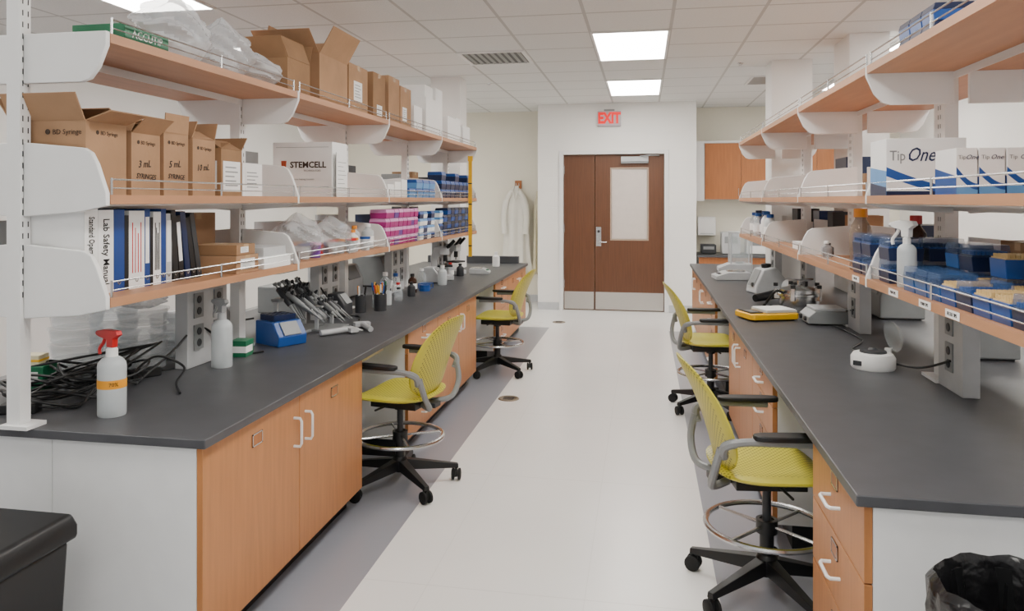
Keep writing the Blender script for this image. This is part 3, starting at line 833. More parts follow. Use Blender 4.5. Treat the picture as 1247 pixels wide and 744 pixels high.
# ---------------------------------------------------------------- left counter things
gT='round clear containers stacked on bench'
m=MB(); m.lathe([(0,0),(.085,0),(.098,.012),(.105,.058),(.111,.060),(.111,.066),(.102,.066),(.095,.014),(0,.005)],CLEAR,36)
tr=solo('plastic_container','rounded clear plastic container stacked with others on bench','container',m,(-2.36,2.86,ZC),group=gT)
for k in range(1,5): copy_thing(tr,(-2.36+.004*(k%2),2.86,ZC+.0665*k))
for k in range(4): copy_thing(tr,(-2.14,2.98+.005*(k%2),ZC+.0665*k))
for k in range(4): copy_thing(tr,(-2.38,3.12,ZC+.0665*k))
for k in range(3): copy_thing(tr,(-2.16,3.24,ZC+.0665*k))
bag((-2.14,2.98,ZC+.268),.20,.20,.08,'crumpled clear plastic bag on top of containers',9,FOAM)
def cable(pts,label,r=.005):
    m=MB(); m.tube(catmull(pts,8),r,BLACK,7); return solo('power_cable',label,'cable',m,group='black cables on the benches')
rnd=random.Random(5)
for k in range(6):
    cx,cy=-2.04-.04*(k%4),2.44+.05*k; pts=[]
    n=14
    for i in range(n):
        a=i*2*pi/6.3+k; q=.09+.09*rnd.random()
        pts.append((cx+q*math.cos(a)*1.2-.05,cy+q*math.sin(a)*.9,ZC+.007+.05*abs(math.sin(i*1.1+k))*(i%3>0)+.008*k))
    pts.append((-1.99,2.75+.03*k,ZC+.14))
    cable(pts,'tangled black power cable lying on worktop',.005)
cable([(-1.72,2.62,ZC+.006),(-1.8,2.72,ZC+.02),(-1.86,2.86,ZC+.05),(-1.95,2.8,ZC+.1),(-2.0,2.7,ZC+.03)],'black cable looped on worktop')
def brick(loc,rz):
    ps=thing('power_brick','small black power adapter lying on worktop','adapter',loc,rz,group='power adapters on worktop')
    part(ps,'body',MB().box(-.06,.06,-.03,.03,0,.035,BLACK),bevel=.006); m=MB(); m.tube([(.06,0,.017),(.1,.01,.012),(.14,.04,.006)],.004,BLACK,6); part(ps,'lead',m)
    return ps
pb=brick((-2.12,2.30,ZC),.3); copy_thing(pb,(-2.04,2.86,ZC),1.0)
t=thing('green_carton','dark green carton among cables on worktop','box',(-2.36,2.62,ZC),.2)
part(t,'body',MB().box(-.07,.07,-.05,.05,0,.09,TEAL),bevel=.002); part(t,'label_panel',MB().box(-.05,.05,-.051,-.05,.03,.07,PAPER))
tb=thing('small_carton','small cream carton with yellow stripe beside cables','box',(-2.36,2.62,ZC+.0905),.2)
part(tb,'body',MB().box(-.045,.045,-.035,.035,0,.04,CREAM),bevel=.002); part(tb,'stripe',MB().box(-.046,.046,-.036,.036,.015,.024,YEL))
cable([(-1.90,3.42,ZC+.005),(-1.98,3.2,ZC+.03),(-2.1,3.3,ZC+.08),(-2.05,3.45,ZC+.12),(-1.96,3.62,ZC+.13)],'black cable hanging behind bottle')
cable([(-1.98,2.72,ZC+.006),(-1.94,2.9,ZC+.1),(-1.95,3.1,ZC+.17),(-1.92,3.22,ZC+.1),(-1.90,3.3,ZC+.01),(-1.80,3.42,ZC+.006)],'black cable arching behind bottle')
cable([(-1.94,4.4,ZC+.2),(-1.9,4.5,ZC+.08),(-1.86,4.6,ZC+.006),(-1.75,4.55,ZC+.006),(-1.7,4.42,ZC+.006)],'black cable hanging from outlet to worktop')
t=thing('green_carton','small green and white glove carton','box',(-1.87,3.34,ZC),.1)
part(t,'body',MB().box(-.04,.04,-.045,.045,0,.075,TEAL),bevel=.002); part(t,'label_panel',MB().box(-.041,.041,-.046,.03,.02,.05,PAPER))
t=thing('dry_block_heater','blue bench-top block heater with sloped front panel','lab heater',(-1.83,3.66,ZC),-.5)
m=MB(); m.prism([(-.10,.0),(.10,.0),(.105,.05),(.05,.12),(-.10,.12)],'y',-.085,.085,BLUE); part(t,'body',m,bevel=.006)
m=MB(); m.box(-.085,.035,-.065,.065,.121,.15,NAVY); 
for i in range(4):
    for j in range(4): m.cyl((-.07+i*.03,-.05+j*.033,.15),.009,.002,BLACK,seg=10)
part(t,'heating_block',m,bevel=.003)
m=MB(); m.prism([(.103,.055),(.107,.058),(.060,.117),(.056,.113)],'y',-.05,.05,GREY); part(t,'control_panel',m)
# pipettes and stand
def pstand(loc):
    st=thing('pipette_stand','grey pipette stand holding several pipettes','pipette stand',loc,group='pipette stands on worktop')
    m=MB(); m.box(-.08,.08,-.19,.19,0,.018,GREY); m.box(-.05,-.025,-.185,-.165,.018,.20,LGREY); m.box(-.05,-.025,.165,.185,.018,.20,LGREY); part(st,'frame',m,bevel=.004)
    m=MB(); m.box(-.06,.0,-.19,.19,.19,.205,GREY); part(st,'holder_bar',m,bevel=.003)
    return st
ps0=pstand((-1.90,3.99,ZC)); copy_thing(ps0,(-1.76,4.12,ZC)).scale=(.9,.6,.7)
def pipette(body,colr):
    t=thing('pipette','dark-handled laboratory pipette hanging on stand','pipette',(0,0,0),group='pipettes on the stand')
    m=MB(); m.lathe([(0,-.13),(.003,-.13),(.0045,-.08),(.008,-.04),(.011,-.03)],GREY,12); part(t,'shaft',m)
    m=MB(); m.lathe([(0,-.03),(.013,-.03),(.015,.0),(.016,.08),(.013,.085),(0,.085)],body,12); part(t,'handle_body',m)
    m=MB(); m.lathe([(0,.085),(.005,.085),(.005,.105),(.011,.107),(.011,.12),(0,.12)],colr,12); part(t,'plunger',m)
    m=MB(); m.prism([(.01,.05),(.035,.058),(.036,.066),(.01,.07)],'y',-.006,.006,DARK); part(t,'finger_hook',m)
    return t
pA=pipette(DARK,GREY); pA.location=(-1.89,3.85,ZC+.19); pA.rotation_euler=(0,R(-38),0)
pB=pipette(GREY,DARK); pB.location=(-1.83,3.87,ZC+.18); pB.rotation_euler=(R(5),R(-54),0)
for i in range(1,10): copy_thing(pA if i%3 else pB,(-1.89,3.85+i*.034,ZC+.19),rot=(R(rnd.uniform(-12,12)),R(-38+rnd.uniform(-9,9)),0))
for i in range(1,8): copy_thing(pB if i%2 else pA,(-1.82,3.87+i*.038,ZC+.15),rot=(R(rnd.uniform(-14,14)),R(-54+rnd.uniform(-8,8)),0))
for i in range(5): 
    c_=copy_thing(pB if i%2 else pA,(-1.74,4.05+i*.032,ZC+.12),rot=(R(rnd.uniform(-12,12)),R(-56+rnd.uniform(-8,8)),0)); c_.scale=(.85,.85,.85)
def multi(loc,rz):
    t=thing('multichannel_pipette','light grey multichannel pipette lying on worktop','pipette',loc,rz,group='multichannel pipettes on worktop')
    m=MB(); m.tube([(-.14,0,0),(.02,0,.004)],.016,LGREY,10); m.box(.02,.07,-.045,.045,-.01,.014,LGREY)
    part(t,'body',m,bevel=.002)
    m=MB()
    for i in range(8): m.tube([(.07,-.038+i*.011,0),(.1,-.038+i*.011,-.004)],.003,LGREY,5)
    part(t,'nozzles',m)
    return t
mp=multi((-1.62,3.98,ZC+.018),.9); copy_thing(mp,(-1.57,4.16,ZC+.018),2.2)
def instr(loc,w,dd,h,mt,lab,rz=0):
    t=thing('lab_instrument',lab,'instrument',loc,rz,group='bench instruments')
    part(t,'housing',MB().prism([(-w/2,.008),(w/2,.008),(w/2,h*.55),(w/2-.05,h),(-w/2,h)],'y',-dd/2,dd/2,mt),bevel=.01)
    m=MB(); m.prism([(w/2+.002,h*.57),(w/2+.005,h*.59),(w/2-.042,h*.97),(w/2-.046,h*.95)],'y',-dd*.32,dd*.32,GREY); part(t,'front_panel',m)
    part(t,'feet',MB().box(-w/2+.02,w/2-.02,-dd/2+.02,dd/2-.02,0,.0085,BLACK))
    return t
instr((-2.30,4.7,ZC),.28,.3,.18,GREY,'grey boxy bench instrument behind shelving')
instr((-2.30,5.5,ZC),.3,.36,.24,LGREY,'pale boxy bench instrument behind shelving')
instr((-2.28,6.3,ZC),.3,.3,.26,GREY,'grey tall bench instrument behind shelving')
instr((-2.30,3.7,ZC),.26,.3,.16,LGREY,'pale low bench instrument behind shelving')
instr((-1.88,4.56,ZC),.12,.14,.15,DARK,'small dark vortex unit on worktop')
instr((-1.84,6.58,ZC),.14,.14,.14,LGREY,'small grey instrument beside bottles')
instr((1.55,4.0,ZC),.26,.3,.24,GREY,'grey boxy bench instrument behind shelving',pi)
instr((1.55,5.2,ZC),.26,.3,.26,GREY,'grey boxy bench instrument behind shelving',pi)
# pens
def cup(loc,r,h,mt,label,pens):
    t=thing('pen_cup',label,'cup',loc)
    m=MB(); m.lathe([(0,0),(r,0),(r,h),(r-.003,h),(r-.003,.004),(0,.004)],mt,20); part(t,'body',m)
    for k,(c) in enumerate(pens):
        a=k*2.4; p=thing('pen','thin marker pen standing in cup','pen',(loc[0]+.35*r*math.cos(a),loc[1]+.35*r*math.sin(a),loc[2]+.006),group='pens in cups')
        p.rotation_euler=(R(9)*math.sin(-a),R(9)*math.cos(a),0)
        q=MB(); q.lathe([(0,0),(.0045,0),(.0045,.11),(0,.11)],PAPER if k%2 else DARK,8); part(p,'barrel',q)
        q=MB(); q.lathe([(0,.11),(.0056,.11),(.005,.165),(0,.165)],c,8); part(p,'pen_cap',q)
    return t
cup((-1.72,4.86,ZC),.042,.11,DARK,'dark mesh cup full of pens and tools',[BLACK,ORANGE,YEL,BLACK,RED,BLUE,PAPER,ORANGE])
cup((-1.79,5.0,ZC),.036,.09,CLEAR,'clear beaker holding pens and markers',[ORANGE,YEL,BLACK,RED,BLUE])
cup((-1.82,4.76,ZC),.036,.11,DARK,'dark cup holding pens beside other cups',[BLACK,ORANGE,PAPER,BLACK])
cup((-1.77,5.14,ZC),.033,.10,MILKY,'milky plastic cup with brushes',[PAPER,DARK,TEAL])
for (x,y_,r,h,b,c,lb) in ((-1.86,5.3,.035,.14,CLEAR,LBLUE,None),(-1.80,5.48,.03,.12,CLEAR,RED,None),(-1.88,5.66,.04,.17,CLEAR,BLUE,PAPER),(-1.80,5.84,.035,.15,AMBER,BLACK,PAPER),(-1.88,5.42,.04,.2,CLEAR,PAPER,None),(-1.71,6.42,.04,.17,MILKY,PAPER,None),(-1.86,6.3,.04,.15,CLEAR,PAPER,None),(-1.75,5.34,.03,.1,CLEAR,BLACK,None),(-1.74,5.62,.03,.11,DARK,BLACK,None),(-1.8,7.05,.035,.14,CLEAR,RED,PAPER),(-1.74,7.2,.035,.12,DARK,BLACK,None)):
    bottle((x,y_,ZC),r,h,b,c,'small reagent bottle standing on worktop',lab=lb,group='small bottles on worktop')
tp=MB(); tp.lathe([(.02,0),(.045,0),(.045,.024),(.02,.024),(.02,0)],BLUE,24)
t0=solo('tape_roll','blue roll of lab tape lying flat','tape',tp,(-1.74,5.98,ZC),group='rolls of tape')
copy_thing(t0,(-1.74,5.98,ZC+.0245)); 
t=thing('test_tube_rack','blue plastic tube rack on worktop','tube rack',(-1.78,6.15,ZC))
m=MB(); m.box(-.05,.05,-.05,.05,0,.005,BLUE); m.box(-.05,.05,-.05,.05,.04,.045,BLUE)
for sx in (-.048,.048):
    for sy in (-.048,.048): m.box(sx-.003,sx+.003,sy-.003,sy+.003,.005,.04,BLUE)
part(t,'frame',m)
def microscope(loc,rz):
    t=thing('microscope','compact grey and black laboratory microscope','microscope',loc,rz,group='microscopes on worktop')
    m=MB(); m.box(-.08,.12,-.08,.08,0,.045,LGREY); part(t,'base',m,bevel=.01)
    m=MB(); m.prism([(-.08,.045),(-.02,.045),(-.035,.18),(.02,.26),(.02,.31),(-.06,.30),(-.09,.2)],'y',-.03,.03,LGREY); part(t,'arm',m,bevel=.006)
    m=MB(); m.box(-.03,.11,-.07,.07,.12,.135,BLACK); part(t,'stage',m,bevel=.003)
    m=MB(); m.cyl((.045,0,.17),.02,.06,BLACK); m.cyl((.045,0,.145),.008,.03,CHROME); m.box(-.01,.08,-.04,.04,.23,.30,LGREY); part(t,'head',m,bevel=.004)
    m=MB()
    for s_ in (-.03,.03): m.tube([(.06,s_,.29),(.13,s_,.36)],.014,BLACK,12)
    part(t,'eyepiece',m)
    m=MB(); 
    for s_ in (-.042,.042): m.cyl((0,0,0),.018,.012,BLACK,T=Matrix.Translation((-.055,s_-.006,.09))@Matrix.Rotation(-pi/2,4,'X'))
    part(t,'focus_knob',m)
    return t
ms=microscope((-1.84,6.84,ZC),.3); copy_thing(ms,(-1.86,7.36,ZC),-.4)
t=thing('analytical_balance','low grey balance with teal display on worktop','balance',(-1.62,7.5,ZC),.1)
part(t,'body',MB().prism([(-.09,0),(.11,0),(.11,.02),(.05,.05),(-.09,.05)],'y',-.09,.09,LGREY),bevel=.004)
m=MB(); m.cyl((-.02,0,.05),.055,.008,CHROME,seg=28); part(t,'weighing_pan',m)
part(t,'display',MB().box(.06,.1,-.04,.04,.034,.04,TEAL))
m=MB(); m.box(-2.5,-1.42,8.72,8.80,ZC,ZC+.08,TOP)
solo('backsplash','dark grey epoxy upstand at bench end','upstand',m,bevel=.003)
bottle((-1.6,8.3,ZC),.04,.16,PAPER,PAPER,'white plastic bottle near end of bench')
m=MB(); m.box(-.018,.018,-.003,.003,0,.92,YEL); m.box(-.024,.024,-.006,.006,.92,.97,YEL)
for q in (.1,.3,.5,.7): m.box(-.018,.018,-.0035,.0035,q,q+.01,BLACK)
solo('yellow_ruler','yellow marked strip hanging on shelf edge','ruler',m,(-1.645,7.22,.95))

# ---------------------------------------------------------------- right side things
ONEC=mat('dark_blue_ink','#16264f',.6)
t=carton((1.015,3.15,S2),.27,.20,.21,'white box printed with dark lettering and blue swoosh',PAPER,None,name='tip_carton')
text(t,'Tip',.052,(-.124,-.1012,.145),'-y',GREY,bold=.0004,align='LEFT',xs=.8); text(t,'One',.072,(-.068,-.1016,.148),'-y',ONEC,bold=.0004,align='LEFT',shear=.4,xs=.75)
def swoosh(w,h,face,mt,lift=.0):
    m=MB(); n=16
    up=[(-w/2+w*i/n, h*(.50-.36*math.sin(pi*.5*i/n)+lift)) for i in range(n+1)]
    lo=[(-w/2+w*i/n, max(.004,h*(.34-.33*math.sin(pi*.5*i/n)+lift))) for i in range(n+1)]
    for i in range(n):
        m.prism([up[i],up[i+1],lo[i+1],lo[i]],'y',face-.0008,face,mt)
    return m
part(t,'printed_swoosh',swoosh(.27,.21,-.1002,BLUE)); part(t,'printed_band',MB().box(-.135,.135,-.1006,-.1,.0,.016,NAVY))
m=MB(); m.prism([(-.1,0),(.1,0),(.1,.11),(-.1,.09)],'x',-.1358,-.135,LBLUE); m.prism([(-.1,0),(.1,0),(.1,.05),(-.1,.03)],'x',-.1362,-.1358,NAVY); part(t,'printed_side',m)
for i,(x,wd_) in enumerate(((1.012,.062),(1.085,.075),(1.17,.085))):
    t=carton((x,2.77,S2),wd_,.18,.15,'narrow white box with dark print and blue band',PAPER,None,name='tip_carton',group='narrow boxes on the middle shelf')
    text(t,'Tip',.018,(-wd_*.42,-.0912,.12),'-y',GREY,align='LEFT'); text(t,'One',.021,(-wd_*.08,-.0914,.12),'-y',ONEC,align='LEFT',shear=.4)
    part(t,'printed_swoosh',swoosh(wd_,.15,-.0902,BLUE,.1)); part(t,'printed_band',MB().box(-wd_/2,wd_/2,-.0906,-.09,0,.03,LBLUE))
    m=MB(); m.prism([(-.09,0),(.09,0),(.09,.09),(-.09,.06)],'x',-wd_/2-.0008,-wd_/2,BLUE); part(t,'printed_side',m)
gF='blue racks on the top shelf'
Ff=tipbox((1.0,2.80,S1),.13,.11,.06,BLUE,NAVY,'blue plastic tube rack on high shelf',gF)
for i in range(3):
    for k in range(2):
        if i==0 and k==0: continue
        copy_thing(Ff,(1.0,2.80+i*.12,S1+k*.0605))
# shelf 3
bottle((.955,3.68,S3),.046,.275,mat('pale_clear_bottle_glass','#8f7a66',.1,alpha=.5,var=.05),ORANGE,'clear brownish reagent bottle with orange cap',neck=.46)
bottle((1.10,3.42,S3),.042,.25,AMBER,RED,'dark amber glass bottle with dark red cap',neck=.4)
spray((.930,2.985,S3),.032,.225,STEELW,MILKY,'white spray bottle on shelf edge',rz=pi-1.1)
gG='blue tip boxes on the lower shelf'
Gg=rackbox((.96,3.15,S3),.125,.125,.085,NAVY,BLUE,NAVY,'dark blue pipette tip rack with clear lid',gG)
for (x,y_,k) in ((.96,3.15,1),(.96,3.39,0),(.96,3.39,1),(.96,3.53,0),(.96,3.53,1),(1.1,3.56,0),(1.1,3.15,0),(1.1,3.15,1)): copy_thing(Gg,(x,y_,S3+k*.0855))
gH='tip racks along shelf edge'
Hh=rackbox((.945,2.84,S3),.115,.105,.085,CBLUE,NAVY,NAVY,'clear blue tip box holding dark rack',gH)
Kk=rackbox((.945,2.495,S3),.115,.105,.068,BLUE,TAN,TAN,'open blue tip rack with tan top',gH,lid=False)
Ii=rackbox((1.08,2.84,S3),.115,.105,.085,NAVY,NAVY,BLUE,'navy tip rack with clear lid',gH)
for i in range(1,8):
    y=2.84-i*.115
    if i!=3: copy_thing((Kk,Ii,Kk)[i%3] if i>=3 else Hh,(.945,y,S3))
    copy_thing(Ii if i%2 else Kk,(1.08,y,S3))
for (x,y_,q) in ((1.08,2.84,Hh),(1.08,2.725,Ii),(1.08,2.495,Kk)): copy_thing(q,(x,y_,S3+.0855))
for i,(x,y_,h,b,c) in enumerate(((.98,6.35,.2,MILKY,BLUE),(.98,6.52,.22,PAPER,BLUE),(1.0,6.72,.22,NAVY,BLUE),(.97,6.9,.2,CLEAR,BLUE),(1.0,7.1,.22,MILKY,NAVY),(.99,7.26,.2,CLEAR,BLUE))):
    bottle((x,y_,S3),.045,h,b,c,'reagent bottle with blue cap on shelf',lab=PAPER,group='blue-capped bottles on the lower shelf',neck=.45)
bottle((.97,4.4,S3),.028,.09,CLEAR,PAPER,'small clear glass vial with pale cap'); bottle((1.0,4.5,S3),.03,.075,AMBER,BLACK,'small amber vial with black cap')
carton((1.03,5.1,S3),.18,.2,.05,'flat white box on lower shelf',PAPER,None,name='white_box')
for y_,w_ in ((3.42,'P20 TIPS'),(2.93,'P200 TIPS'),(2.62,'P1000 TIPS'),(2.40,'FILTER TIPS')):
    t=thing('shelf_label','small white printed label stuck to shelf edge','label',(.868,y_,LV[0]+.015),group='labels on the shelf edge')
    part(t,'sticker',MB().box(-.001,.001,-.05,.05,-.012,.012,PAPER)); text(t,w_,.014,(-.0015,0,0),'-x',INK)
# mini centrifuge
t=thing('mini_centrifuge','small round white mini centrifuge with open clear lid','centrifuge',(.985,3.60,ZC),-.5)
m=MB(); m.lathe([(0,0),(.085,0),(.09,.008),(.09,.05),(.08,.066),(.06,.07),(0,.07)],STEELW,32); part(t,'body',m)
m=MB(); m.lathe([(0,.07),(.055,.07),(.053,.078),(.02,.082),(.012,.09),(0,.09)],DARK,24); part(t,'rotor',m)
m=MB(); m.lathe([(0,.035),(.04,.03),(.065,.012),(.07,0),(.066,0),(.06,.012),(.038,.026),(0,.031)],GLASS,28,T=Matrix.Translation((.06,.075,.135))@Matrix.Rotation(R(40),4,'Z')@Matrix.Rotation(R(80),4,'Y')); part(t,'lid',m)
part(t,'hinge',MB().box(.035,.06,.045,.07,.06,.085,STEELW))
part(t,'control_strip',MB().box(-.06,.0,-.086,-.08,.02,.04,DARK))
# hot plate
t=thing('hot_plate','grey square hot plate stirrer','hot plate',(1.05,4.85,ZC),.05)
part(t,'body',MB().prism([(-.11,.01),(.11,.01),(.11,.085),(-.07,.085),(-.11,.05)],'y',-.11,.11,GREY),bevel=.006); part(t,'plate',MB().box(-.07,.10,-.095,.095,.086,.10,LGREY),bevel=.003)
for y_ in (-.05,.05):
    m=MB(); m.lathe([(0,0),(.014,0),(.012,.012),(0,.012)],BLACK,14,T=Matrix.Translation((-.11,y_,.035))@Matrix.Rotation(-pi/2,4,'Y')); part(t,'knob',m)
# steel vessel with clamps
t=thing('steel_vessel','polished steel filtration vessel with clamps and black hose','steel vessel',(1.01,5.36,ZC))
m=MB(); m.lathe([(0,0),(.12,0),(.125,.008),(.125,.10),(.14,.105),(.14,.12),(.125,.125),(.125,.145),(.06,.165),(.03,.17),(0,.17)],CHROME,32); part(t,'body',m)
for k in range(5):
    a=k*2*pi/5+.5; T=Matrix.Rotation(a,4,'Z'); m=MB(); m.box(.122,.155,-.012,.012,.08,.162,CHROME,T); m.cyl((.145*math.cos(a),.145*math.sin(a),.16),.015,.022,BLACK,seg=12)
    part(t,'clamp',m)
m=MB(); m.cyl((0,0,.17),.012,.03,CHROME); m.cyl((.05,.02,.16),.01,.035,BLACK); m.tube([(0,0,.2),(.05,0,.21),(.09,.02,.21)],.008,CHROME,8); part(t,'valve',m)
m=MB(); m.tube(catmull([(-.1,-.05,.12),(-.16,-.10,.14),(-.2,-.06,.08),(-.22,.05,.008),(-.15,.17,.008)],6),.009,BLACK,7); part(t,'hose',m)
# yellow scale
t=thing('yellow_scale','yellow and black portable platform scale with white pan','scale',(.755,4.98,ZC),.35)
m=MB(); m.prism([(-.15,-.12),(.13,-.12),(.15,-.10),(.15,.10),(.13,.12),(-.15,.12),(-.17,.09),(-.17,-.09)],'z',.008,.045,YEL); part(t,'body',m,bevel=.008)
part(t,'foot',MB().box(-.13,.12,-.1,.1,0,.0085,BLACK)); 
m=MB(); m.box(-.06,.14,-.095,.095,.047,.062,LGREY); m.box(-.055,.135,-.09,.09,.062,.066,PAPER); part(t,'weighing_pan',m,bevel=.003)
part(t,'control_panel',MB().box(-.155,-.075,-.08,.08,.0455,.05,BLACK)); part(t,'display',MB().box(-.14,-.09,-.05,.05,.0502,.052,GREY))
# bench instrument
t=thing('vortex_mixer','grey-white bench mixer with sloped body and black cup','mixer',(.95,6.35,ZC),.25)
m=MB(); m.prism([(-.13,0),(.13,0),(.12,.12),(.04,.21),(-.06,.19),(-.12,.06)],'y',-.10,.10,LGREY); part(t,'body',m,bevel=.015)
m=MB(); m.lathe([(0,.205),(.035,.205),(.04,.235),(.03,.24),(0,.225)],BLACK,20,c=(-.0,0,-.008)); part(t,'cup',m)
m=MB(); m.lathe([(0,0),(.018,0),(.016,.012),(0,.012)],BLACK,16,T=Matrix.Translation((-.118,-.03,.07))@Matrix.Rotation(-pi/2,4,'Y')); part(t,'knob',m)
part(t,'front_panel',MB().prism([(-.123,.062),(-.127,.060),(-.068,.185),(-.064,.187)],'y',-.06,.06,GREY))
t=thing('vacuum_pump','compact grey bench pump with black motor end','pump',(1.08,5.92,ZC),.1)
m=MB(); m.box(-.08,.08,-.1,.1,0,.02,DARK); m.lathe([(0,-.1),(.06,-.1),(.065,-.09),(.065,.06),(0,.06)],LGREY,22,T=Matrix.Translation((0,0,.085))@Matrix.Rotation(pi/2,4,'X')); m.box(-.03,.03,-.06,.08,.02,.05,LGREY); part(t,'body',m)
m=MB(); m.lathe([(0,.06),(.055,.06),(.05,.1),(0,.1)],BLACK,22,T=Matrix.Translation((0,0,.085))@Matrix.Rotation(pi/2,4,'X')); part(t,'motor_cap',m)
t=thing('heat_gun','black hand tool with curved handle lying on worktop','tool',(.88,5.75,ZC+.03),.7)
m=MB(); m.tube([(-.14,0,.01),(.12,0,.03)],[.026,.036],BLACK,14); m.tube(catmull([(.04,0,.01),(.06,.05,0),(.05,.14,-.01)],4),.018,BLACK,10); part(t,'body',m)
# balances
t=thing('analytical_balance','white analytical balance with glass draft shield','balance',(.90,8.1,ZC))
m=MB(); m.prism([(-.16,.01),(.17,.01),(.17,.09),(-.06,.09),(-.16,.05)],'y',-.11,.11,LGREY); part(t,'body',m,bevel=.008)
m=MB()
for x in (-.04,.16):
    for y_ in (-.1,.1): m.box(x-.006,x+.006,y_-.006,y_+.006,.09,.40,LGREY)
m.box(-.046,.166,-.106,.106,.40,.412,LGREY); part(t,'draft_shield_frame',m)
m=MB(); m.box(-.034,.154,-.102,-.099,.09,.40,GLASS); m.box(-.034,.154,.099,.102,.09,.40,GLASS); m.box(-.042,-.039,-.094,.094,.09,.40,GLASS); part(t,'glass_pane',m)
m=MB(); m.cyl((.06,0,.09),.05,.02,CHROME,seg=28); part(t,'weighing_pan',m)
t=thing('top_loading_balance','low white top-loading balance on worktop','balance',(.80,7.4,ZC),.1)
part(t,'body',MB().prism([(-.16,0),(.15,0),(.15,.07),(-.05,.07),(-.16,.035)],'y',-.13,.13,LGREY),bevel=.006); m=MB(); m.cyl((.04,0,.07),.085,.014,CHROME,seg=28); part(t,'weighing_pan',m)
part(t,'display',MB().box(-.13,-.085,-.06,.06,.05,.055,DARK))
cable([(1.15,3.2,ZC+.12),(1.1,3.4,ZC+.05),(1.06,3.75,ZC+.01),(1.0,4.0,ZC+.006),(1.12,4.3,ZC+.006),(1.08,4.72,ZC+.008)],'black cable trailing from outlet to equipment')
cable([(1.15,4.58,ZC+.12),(1.2,5.0,ZC+.05),(1.2,5.1,ZC+.01),(.9,5.16,ZC+.006),(.85,5.14,ZC+.006)],'black cable trailing across worktop')

# ---------------------------------------------------------------- bins
t=thing('waste_bin','black rectangular plastic waste bin with domed lid','bin',(-1.84,1.76,0))
m=MB(); m.prism([(-.2,0),(.2,0),(.24,.535),(-.24,.535)],'y',-.15,.15,BLACK); part(t,'body',m,bevel=.012)
m=MB(); m.prism([(-.255,.535),(.255,.535),(.255,.575),(.235,.605),(-.235,.605),(-.255,.575)],'y',-.17,.17,BLACK); part(t,'lid',m,bevel=.012)
t=thing('waste_bin','round black waste bin lined with black plastic bag','bin',(.76,1.74,0))
m=MB(); m.lathe([(0,0),(.12,0),(.155,.68),(.148,.68),(.115,.01),(0,.01)],BLACK,32); part(t,'body',m)
m=MB(); n=48; rings=[]
for r,z,amp in ((.165,.58,.006),(.17,.64,.006),(.168,.69,.005),(.155,.705,.004),(.145,.68,.005),(.135,.5,.008)):
    rings.append([m.bm.verts.new(((r+amp*math.sin(9*2*pi*i/n+z*30)+amp*.6*math.sin(17*2*pi*i/n))*math.cos(2*pi*i/n),(r+amp*math.sin(9*2*pi*i/n+z*30))*math.sin(2*pi*i/n),z+amp*.8*math.sin(11*2*pi*i/n))) for i in range(n)])
for a,b in zip(rings,rings[1:]):
    for i in range(n): m.face([a[i],a[(i+1)%n],b[(i+1)%n],b[i]],mat('black_liner','#141416',.25,bump=.5,bs=30))
part(t,'bin_liner',m,label='glossy black bin bag folded over rim')

# ---------------------------------------------------------------- lab coats
rk=thing('coat_rack','small wooden wall block with metal coat hooks','coat rack',(-1.82,11.18,1.72))
part(rk,'rail',MB().box(-.05,.05,-.014,.015,-.06,.06,WOODCAB),bevel=.003)
for x in (-.02,.02):
    m=MB(); m.tube(catmull([(0,-.012,.01),(0,-.05,.0),(0,-.075,-.02),(0,-.085,.02)],5),.005,CHROME,8); part(rk,'hook',m,(x,0,0))
def coat(loc,m,label,L,seed,wd,sl=1):
    t=thing('lab_coat',label,'lab coat',loc)
    mb=MB(); nu,nv=66,26; rings=[]
    for j in range(nv+1):
        v=j/nv; z=-L*v
        if v<.22: wx=.02+.15*math.sin(pi/2*v/.22); wy=.02+.04*v/.22
        else: wx=.17-.025*math.sin(pi*(v-.22)/.78)+.04*v; wy=.06+.01*v
        rg=[]
        for i in range(nu):
            a=2*pi*i/nu; k=1+.30*min(1,v*2)*math.sin(7*a+seed+1.2*v)+.12*v*math.sin(12*a+seed*2)
            rg.append(mb.bm.verts.new((wx*wd*(1+(k-1)*.35)*math.cos(a),wy*k*math.sin(a),z+.02*math.sin(3*a)*v)))
        rings.append(rg)
    for a,b in zip(rings,rings[1:]):
        for i in range(nu): mb.face([a[i],a[(i+1)%nu],b[(i+1)%nu],b[i]],m)
    mb.face(rings[0],m); mb.face(rings[-1][::-1],m)
    part(t,'body',mb)
    if sl:
        for s_ in (-1,1):
            q=MB(); q.tube(catmull([(s_*.05*wd,-.03,-.08),(s_*.13*wd,-.05,-.22),(s_*.165*wd,-.06,-.45),(s_*.15*wd,-.07,-.70)],6),[.035*wd]*6+[.045*wd]*7+[.042*wd]*6,m,12); part(t,'sleeve',q)
    q=MB(); q.tube(catmull([(-.03*wd,-.02,-.0),(-.035*wd,-.05,-.08),(0,-.085,-.2),(.035*wd,-.05,-.08),(.03*wd,-.02,-.0)],5),.011,m,6); part(t,'collar',q)
    return t
coat((-1.84,11.08,1.70),CLOTH,'white cotton lab coat hanging bunched on wall hook',1.22,1,1.02)
coat((-1.515,11.09,1.62),CLOTHC,'cream cotton lab coat hanging beside another coat',1.2,3,.33,0)

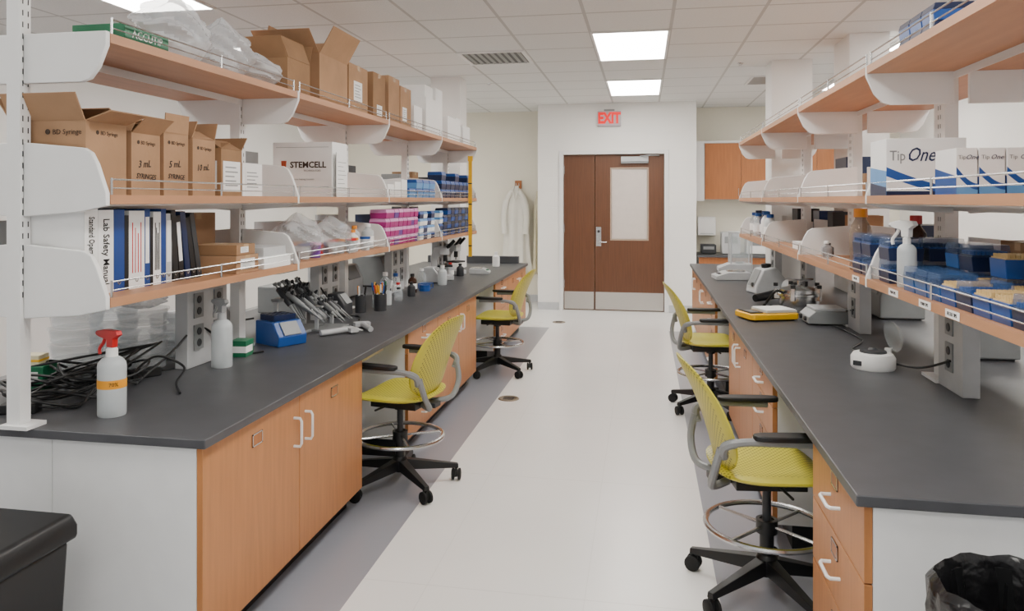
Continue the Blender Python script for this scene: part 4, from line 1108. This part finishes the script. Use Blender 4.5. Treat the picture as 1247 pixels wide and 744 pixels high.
# ---------------------------------------------------------------- alcove by the door
def wallcab(x0,x1,y,z0,z1,lab):
    t=thing('wall_cabinet',lab,'cabinet',((x0+x1)/2,y,z0),group='wooden wall cabinets')
    w=(x1-x0)/2
    part(t,'body',MB().box(-w,w,.021,.34,0,z1-z0,WHITE))
    for a,b,hs in ((-w+.002,-.002,-1),(.002,w-.002,1)):
        p=part(t,'door',MB().box(a,b,0,.02,.003,z1-z0-.003,WOODCAB),bevel=.002)
        m=MB()
        m.tube([(hs*.04,0,.05),(hs*.04,-.03,.05),(hs*.04,-.03,.15),(hs*.04,0,.15)],.005,CHROME,6); part(p,'handle',m)
    return t
wallcab(.82,1.78,10.84,1.5,2.27,'wood-fronted wall cabinet with two doors over counter')
wallcab(1.79,2.75,10.84,1.5,2.27,'wood-fronted wall cabinet beside a matching one')
m=MB(); m.box(.70,.815,10.84,11.19,1.48,2.3,STEELW); m.box(.816,2.75,10.84,11.19,2.272,2.3,STEELW)
solo('cabinet_filler','white filler panel around wall cabinets','panel',m)
solo('worktop','dark grey epoxy worktop in alcove','worktop',MB().box(.70,2.75,10.5,11.19,ZC-.03,ZC,TOP),bevel=.004)
t=thing('base_cabinet','white and maple base cabinet under alcove worktop','cabinet',(1.72,10.55,0))
part(t,'body',MB().box(-1,1,.02,.62,.1,.732,WHITE))
for i in range(4): 
    p=part(t,'door',MB().box(-1+.5*i+.002,-.5+.5*i-.002,0,.019,.1,.73,WOODCAB))
    m=MB(); m.tube([(-.56+.5*i,0,.58),(-.56+.5*i,-.03,.58),(-.56+.5*i,-.03,.68),(-.56+.5*i,0,.68)],.005,CHROME,6); part(p,'handle',m)
part(t,'toe_kick',MB().box(-1,1,.08,.62,0,.099,BLACK))
for (x,w,h,mt,lab) in ((.86,.2,.13,DARK,'dark instrument on alcove worktop'),(1.15,.24,.3,LGREY,'grey instrument on alcove worktop'),(1.5,.3,.24,PAPER,'white instrument on alcove worktop')):
    t=thing('lab_instrument',lab,'instrument',(x,10.8,ZC))
    part(t,'housing',MB().box(-w/2,w/2,-.12,.12,.008,h,mt),bevel=.012); part(t,'panel',MB().box(-w*.35,w*.35,-.123,-.12,h*.5,h*.8,GREY)); part(t,'feet',MB().box(-w/2+.02,w/2-.02,-.1,.1,0,.0081,BLACK))
t=thing('towel_dispenser','white paper towel dispenser on wall','dispenser',(.86,11.199,1.0))
part(t,'housing',MB().prism([(-.2,0),(0,0),(0,.26),(-.16,.26),(-.2,.2)],'x',-.12,.12,STEELW),bevel=.01); part(t,'slot',MB().box(-.09,.09,-.2015,-.19,.02,.035,LGREY))

# ---------------------------------------------------------------- world, camera
wd=bpy.data.worlds.new('w'); sc.world=wd; wd.use_nodes=True
bg=wd.node_tree.nodes['Background']; bg.inputs[0].default_value=(1,.985,.96,1); bg.inputs[1].default_value=.8
cam=bpy.data.cameras.new('cam'); co=bpy.data.objects.new('camera',cam); COL.objects.link(co)
co.location=(0,0,1.5); co.rotation_euler=(pi/2,0,math.atan(177/934))
cam.sensor_width=36; cam.lens=934/1247*36; cam.shift_x=16.5/1247; cam.shift_y=-(372-243)/1247
cam.clip_start=.05
sc.camera=co
